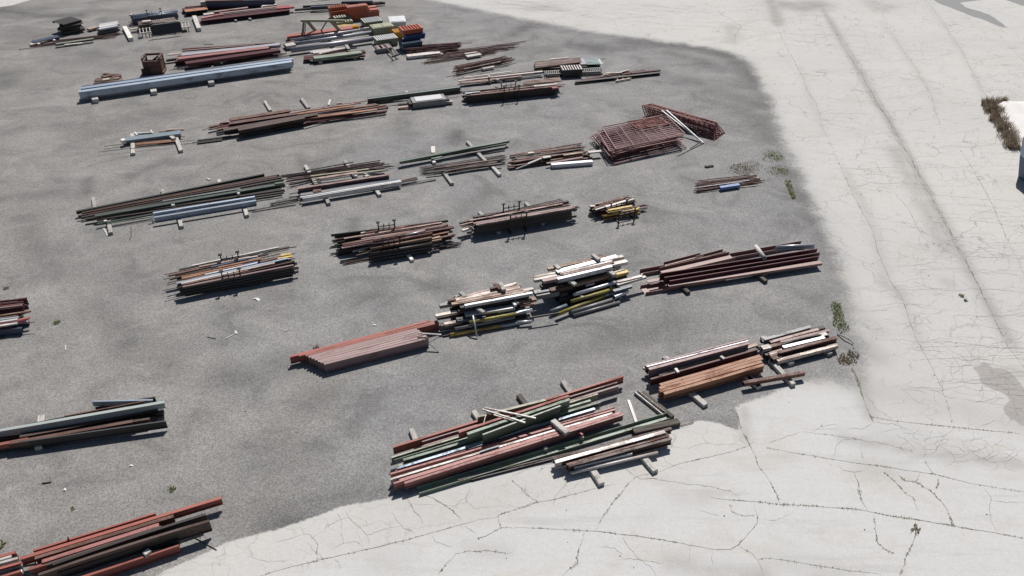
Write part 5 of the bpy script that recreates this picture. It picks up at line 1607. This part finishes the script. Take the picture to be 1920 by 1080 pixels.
def ground_mat():
    s = NT('yard_ground'); tc = s.n('ShaderNodeTexCoord').outputs['Object']
    A = lambda k: s.n('ShaderNodeAttribute', attribute_name=k).outputs['Fac']
    sd_, soft_, oil, worn_, dirt_, patch_, wet_, slab_ = [A(k) for k in ('sd', 'soft', 'oil', 'worn', 'dirt', 'patch', 'wet', 'slab')]
    nA = s.noise(tc, .9, 6, .62); nB = s.noise(tc, 6.5, 5, .65); nC = s.noise(tc, 20, 3, .75); nD = s.noise(tc, 52, 2, .7)
    big = s.noise(tc, .11, 3, .5, .6); mid = s.noise(s.n('ShaderNodeMapping', {'Vector': tc, 'Rotation': (0, 0, -.5), 'Scale': (.8, 1.1, 1)}).outputs[0], .5, 6, .62, .8)
    # edge of the asphalt, ragged and gravelly where it crumbles
    rag = s.math('ADD', s.math('MULTIPLY', s.math('SUBTRACT', nB, .5), s.math('ADD', .22, s.math('MULTIPLY', soft_, 1.1))), s.math('MULTIPLY', s.math('SUBTRACT', nA, .5), s.math('ADD', .12, s.math('MULTIPLY', soft_, 1.5))))
    e = s.math('ADD', sd_, rag)
    e = s.math('ADD', e, s.math('MULTIPLY', s.math('MULTIPLY', s.math('SUBTRACT', nC, .5), soft_), 1.4))
    sw = s.math('MULTIPLY', soft_, .5); m = s.ramp(e, s.math('SUBTRACT', -.035, sw), s.math('ADD', .05, sw))
    spill = s.math('MULTIPLY', s.ramp(s.math('ADD', e, s.math('MULTIPLY', s.math('SUBTRACT', nC, .5), 1.2)), -1.0, .5), s.math('MULTIPLY', soft_, .6))
    # asphalt
    grain = s.math('ADD', s.math('MULTIPLY', nC, .55), s.math('MULTIPLY', nD, .45))
    vor = s.n('ShaderNodeTexVoronoi', {'Vector': tc, 'Scale': 26.0, 'Randomness': 1.0}, feature='F1')
    chip = s.n('ShaderNodeSeparateColor', {0: vor.outputs['Color']}).outputs[0]
    g = s.math('ADD', s.math('MULTIPLY', s.math('SUBTRACT', grain, .5), 2.1), s.math('ADD', s.math('MULTIPLY', s.math('SUBTRACT', chip, .5), .5), s.math('MULTIPLY', s.math('SUBTRACT', nB, .5), .32)))
    asp = s.mix(s.ramp(big, .38, .62), (.220, .216, .212), (.213, .213, .213))
    px = s.n('ShaderNodeSeparateXYZ', {0: tc}).outputs[0]
    asp = s.mix(s.math('MULTIPLY', s.ramp(s.math('ADD', px, s.math('MULTIPLY', s.math('SUBTRACT', big, .5), 22.0)), -2.0, -13.0), .6), asp, (.214, .202, .191))
    dust = s.math('MULTIPLY', s.ramp(mid, .50, .66), .6); asp = s.mix(dust, asp, (.285, .277, .267))
    dk = s.math('MULTIPLY', s.ramp(s.math('SUBTRACT', 1.0, mid), .50, .66), .62); asp = s.mix(dk, asp, (.135, .132, .130))
    asp = s.mix(s.math('MULTIPLY', s.math('MULTIPLY', worn_, s.ramp(nA, .3, .62)), .75), asp, (.275, .268, .26))
    om = s.math('MULTIPLY', oil, s.ramp(s.math('ADD', s.math('MULTIPLY', nA, .6), s.math('MULTIPLY', nB, .4)), .22, .56)); asp = s.mix(s.math('MULTIPLY', om, .85), asp, (.082, .081, .08))
    rim = s.math('MULTIPLY', s.ramp(sd_, 1.5, .1), s.math('MULTIPLY', soft_, .1)); asp = s.mix(rim, asp, (.13, .128, .123))
    asp = s.mix(1.0, asp, s.n('ShaderNodeCombineColor', {0: s.math('ADD', 1.0, g), 1: s.math('ADD', 1.0, g), 2: s.math('ADD', 1.0, g)}).outputs[0], 'MULTIPLY')
    # concrete
    con = s.mix(s.ramp(big, .4, .6), (.490, .479, .460), (.462, .455, .444))
    con = s.mix(slab_, con, (.500, .496, .489))
    con = s.mix(s.math('MULTIPLY', s.ramp(mid, .50, .68), .6), con, (.45, .43, .395)); con = s.mix(s.math('MULTIPLY', s.ramp(nA, .52, .72), .34), con, (.43, .42, .40))
    strk = s.noise(s.n('ShaderNodeMapping', {'Vector': tc, 'Rotation': (0, 0, .35), 'Scale': (.25, 2.4, 1)}).outputs[0], .9, 5, .65, .4)
    con = s.mix(s.math('MULTIPLY', s.math('MULTIPLY', s.ramp(strk, .52, .72), slab_), .42), con, (.36, .355, .345))
    dm = s.math('MULTIPLY', dirt_, s.ramp(s.math('ADD', s.math('MULTIPLY', nA, .5), s.math('MULTIPLY', nB, .5)), 0.24, .56)); con = s.mix(s.math('MULTIPLY', dm, .9), con, (.225, .215, .20))
    pm = s.ramp(s.math('ADD', patch_, s.math('MULTIPLY', s.math('SUBTRACT', nA, .5), .5)), .4, .6); con = s.mix(s.math('MULTIPLY', pm, .92), con, (.325, .305, .29))
    wm = s.ramp(s.math('ADD', wet_, s.math('MULTIPLY', s.math('SUBTRACT', nA, .5), .8)), .42, .58); con = s.mix(s.math('MULTIPLY', wm, .85), con, (.165, .168, .17))
    # crazing of the old road
    wv = s.n('ShaderNodeVectorMath', {0: tc, 1: s.n('ShaderNodeVectorMath', {0: s.n('ShaderNodeTexNoise', {'Vector': tc, 'Scale': 1.3, 'Detail': 3}).outputs[1], 3: .9}, operation='SCALE').outputs[0]}, operation='ADD').outputs[0]
    for sc_, wd, st in ((.5, .015, .62), (1.35, .027, .42)):
        ve = s.n('ShaderNodeTexVoronoi', {'Vector': s.n('ShaderNodeMapping', {'Vector': wv, 'Rotation': (0, 0, .5), 'Scale': (.62, 1.25, 1)}).outputs[0], 'Scale': sc_}, feature='DISTANCE_TO_EDGE').outputs['Distance']
        ck = s.math('MULTIPLY', s.math('MULTIPLY', s.ramp(ve, wd, .0), s.ramp(s.noise(tc, .45 * sc_ + .1, 2), .40, .56)), s.math('SUBTRACT', 1.0, s.math('MULTIPLY', slab_, .93)))
        con = s.mix(s.math('MULTIPLY', ck, st), con, (.24, .23, .215))
    cg = s.math('ADD', 1.0, s.math('ADD', s.math('MULTIPLY', s.math('SUBTRACT', nD, .5), .5), s.math('ADD', s.math('MULTIPLY', s.math('SUBTRACT', nC, .5), .42), s.math('MULTIPLY', s.math('SUBTRACT', nB, .5), .22))))
    con = s.mix(1.0, con, s.n('ShaderNodeCombineColor', {0: cg, 1: cg, 2: cg}).outputs[0], 'MULTIPLY')
    con = s.mix(spill, con, (.20, .195, .19))
    col = s.mix(m, con, asp)
    h = s.math('ADD', s.math('MULTIPLY', grain, s.math('ADD', .25, s.math('MULTIPLY', m, .75))), s.math('MULTIPLY', m, .1))
    return s.out(col, s.math('SUBTRACT', .92, s.math('MULTIPLY', wm, .25)), h, .35, 0, .25)
def crack_mat():
    s = NT('crack'); tc = s.n('ShaderNodeTexCoord').outputs['Object']; n = s.noise(tc, 2.5, 3); return s.out(s.mix(s.ramp(n, .35, .65), (.17, .16, .145), (.36, .345, .32)), .95, spec=.1)
me.materials.append(ground_mat()); me.materials.append(crack_mat())
go = bpy.data.objects.new('ground', me); COL.objects.link(go); go['kind'] = 'structure'; go['label'] = 'grey asphalt yard let into old cracked pale concrete'; go['category'] = 'ground'

# ------------------------------------------------------------------ white pad and the corner of a shed at the right edge
def slabmat(name, a, b, rough=.8):
    s = NT(name); tc = s.n('ShaderNodeTexCoord').outputs['Object']; n = s.noise(tc, 1.2, 5, .6); n2 = s.noise(tc, 30, 2); return s.out(s.mix(s.ramp(s.math('ADD', s.math('MULTIPLY', n, .8), s.math('MULTIPLY', n2, .2)), .35, .7), a, b), rough, n2, .15, 0, .25)
MATS['pad'] = slabmat('white_coated_pad', (.70, .68, .66), (.60, .58, .56)); MATS['shed'] = slabmat('blue_grey_shaded', (.10, .13, .19), (.08, .10, .15)); MATS['shed_lit'] = slabmat('blue_grey_sunlit', (.42, .50, .58), (.36, .43, .5))
H0 = .22
c = [U(*p, H0) for p in ((1866, 199), (1881, 190), (2150, 186), (2150, 330), (1917, 278), (1900, 258))]
m = MB(); n = len(c); m.v = c + [Vector((p.x, p.y, -.02)) for p in c]; m.f = [tuple(range(n))[::-1]] + [(i, (i + 1) % n, n + (i + 1) % n, n + i) for i in range(n)]
tag(m.build('concrete_pad', 'pad', origin=(c[0].x, c[0].y, 0)), 'bright white raised pad behind the dry brush at the right edge', 'pad')
B0, B1, B2 = U(1909, 331, 0), U(1912.3, 291, 1.15), U(1918.6, 257, 2.0)
dx, dy = Vector((1, .08, 0)).normalized(), Vector((-.08, 1, 0)).normalized(); sh = empty('shed', B0); tag(sh, 'blue-grey shed with shaded wall and sunlit top coloured in, cut off by the right edge', 'shed')
def prism(name, pts, m):
    mb = MB(); n = len(pts); mb.v = list(pts) + [p - dy * 2.2 for p in pts]; mb.f = [tuple(range(n)), tuple(range(n, 2 * n))[::-1]] + [(i, (i + 1) % n, n + (i + 1) % n, n + i) for i in range(n)]; mb.build(name, m, sh)
prism('wall', [B0, B1, B1 + dx * 5, B0 + dx * 5], 'shed'); Z4 = Vector((0, 0, .004)); prism('roof', [B1 + Z4, B2, B2 + dx * 5, B1 + dx * 5 + Z4], 'shed_lit')  # wall's shade and top's sunlight are put into their two colours
MATS['shed'].node_tree.nodes['Principled BSDF'].inputs['Roughness'].default_value = .6

# ------------------------------------------------------------------ labels of the bars
ORDW = 'front second third fourth fifth sixth seventh eighth ninth tenth eleventh twelfth thirteenth fourteenth fifteenth sixteenth seventeenth eighteenth nineteenth twentieth'.split()
TENS = {20: 'twenty', 30: 'thirty', 40: 'forty', 50: 'fifty', 60: 'sixty', 70: 'seventy', 80: 'eighty'}
def ordw(i):
    i += 1
    if i <= 20: return ORDW[i - 1] if i > 1 else 'first'
    t, u = i // 10 * 10, i % 10
    return TENS[t].replace('y', 'ieth') if u == 0 else TENS[t] + '-' + ('first second third fourth fifth sixth seventh eighth ninth'.split()[u - 1])
bpy.context.view_layer.update()
from collections import defaultdict
from mathutils.bvhtree import BVHTree
# which bars show at all: those buried in a stack are told apart by nothing
VV, FF, FO = [], [], []
for o in list(COL.objects):
    if o.type != 'MESH' or o.name == 'ground': continue
    M = o.matrix_world; k = len(VV); VV += [M @ v.co for v in o.data.vertices]
    for p in o.data.polygons: FF.append([k + i for i in p.vertices]); FO.append(o.name)
tree = BVHTree.FromPolygons(VV, FF); eye = Vector((0, 0, CAMZ))
def shows(o):
    M = o.matrix_world; bb = [Vector(c) for c in o.bound_box]; lo, hi = bb[0], bb[6]; n = 0
    f = lo.y if (M.to_3x3() @ Vector((0, 1, 0))).y > 0 else hi.y
    for i in range(24):
        x = lo.x + (hi.x - lo.x) * (i + .5) / 24
        for y, z in (((lo.y + hi.y) / 2, hi.z), (f * .9, hi.z), (f, hi.z * .55), (f, hi.z * .2)):
            P = M @ Vector((x, y, z)); q = Pj(P)
            if not (0 <= q[0] < W_ and 0 <= q[1] < H_): continue
            d = P - eye; L = d.length; hit = tree.ray_cast(eye, d / L, L + .05)
            if hit[2] is None or FO[hit[2]] == o.name or hit[3] > L - .004: n += 1
            if n >= 2: return True
    return False
groups = defaultdict(list)
for o, ph, col, sec in BARS:
    p = o.matrix_world.translation; x = o.matrix_world.to_3x3() @ Vector((1, 0, 0)); a, b = Pj(p), Pj(p + x)
    o['_k'] = a[1]; groups[(ph, col, sec)].append((o, a))
BURIED = 0
for (ph, col, sec), L in groups.items():
    hid = [q for q in L if not shows(q[0])]; vis = [q for q in L if q not in hid]; BURIED += len(hid)
    sh_ = ph[4:] if ph.startswith('the ') else ph
    for o, a in hid:
        tag(o, f'{LOOK[col]} {SECN[sec][1]} buried inside the {sh_}', SECN[sec][2], f'buried {SECN[sec][2]}s in the {sh_}')
        if '_k' in o: del o['_k']
    L = vis
    if not L: continue
    A_ = [a for _, a in L]
    # common slope of the pile in the picture, so that front to back is read across the bars
    sl = []
    for o, a in L:
        x = o.matrix_world.to_3x3() @ Vector((1, 0, 0)); b = Pj(o.matrix_world.translation + x)
        if abs(b[0] - a[0]) > 1e-3: sl.append((b[1] - a[1]) / (b[0] - a[0]))
    s_ = sorted(sl)[len(sl) // 2] if sl and sec != 'W' else 0
    if sec == 'W': L.sort(key=lambda q: q[1][0])
    else: L.sort(key=lambda q: -(q[1][1] - s_ * q[1][0]))
    look, noun, cat = LOOK[col], SECN[sec][1], SECN[sec][2]
    short = ph[4:] if ph.startswith('the ') else ph
    for i, (o, a) in enumerate(L):
        if '_k' in o: del o['_k']
        if len(L) == 1: lab = f'only {look} {noun} in the {short}'
        elif sec != 'W' and i in (0, len(L) - 1): lab = f'{"frontmost" if i == 0 else "rearmost"} {look} {noun} in the {short}'
        elif sec == 'W' and i in (0, len(L) - 1): lab = f'{"leftmost" if i == 0 else "rightmost"} {look} {noun} in the {short}'
        elif sec == 'W': lab = f'{look} {noun}, {ordw(i)} from left in the {short}'
        else: lab = f'{look} {noun}, {ordw(i)} from front in the {short}'
        if len(lab.split()) > 16: print('LONG', len(lab.split()), lab)
        tag(o, lab, cat, 'timbers under and around the piles' if sec == 'W' else f'{cat}s in the {short}')

print('BURIED', BURIED, 'of', len(BARS))
# ------------------------------------------------------------------ daylight
EL, AZ = math.radians(55), math.radians(13)        # sun ahead of the camera, a little to the right
w = bpy.data.worlds.new('World'); SC.world = w; w.use_nodes = True
nt = w.node_tree; bg = nt.nodes['Background']; sky = nt.nodes.new('ShaderNodeTexSky'); sky.sky_type = 'NISHITA'; sky.sun_disc = False; sky.sun_elevation = EL; sky.sun_rotation = AZ
nt.links.new(sky.outputs[0], bg.inputs[0]); bg.inputs[1].default_value = .05
sun_d = bpy.data.lights.new('sun', 'SUN'); sun_d.energy = 4.6; sun_d.angle = math.radians(.5); sun_d.color = (1, .955, .9)
sun = bpy.data.objects.new('sun', sun_d); COL.objects.link(sun)
dirv = Vector((math.sin(AZ) * math.cos(EL), math.cos(AZ) * math.cos(EL), math.sin(EL))); sun.rotation_euler = dirv.to_track_quat('Z', 'Y').to_euler()
SC.view_settings.view_transform = 'Standard'; SC.view_settings.look = 'None'; SC.view_settings.exposure = .10; SC.view_settings.gamma = 1
SC.cycles.max_bounces = 6
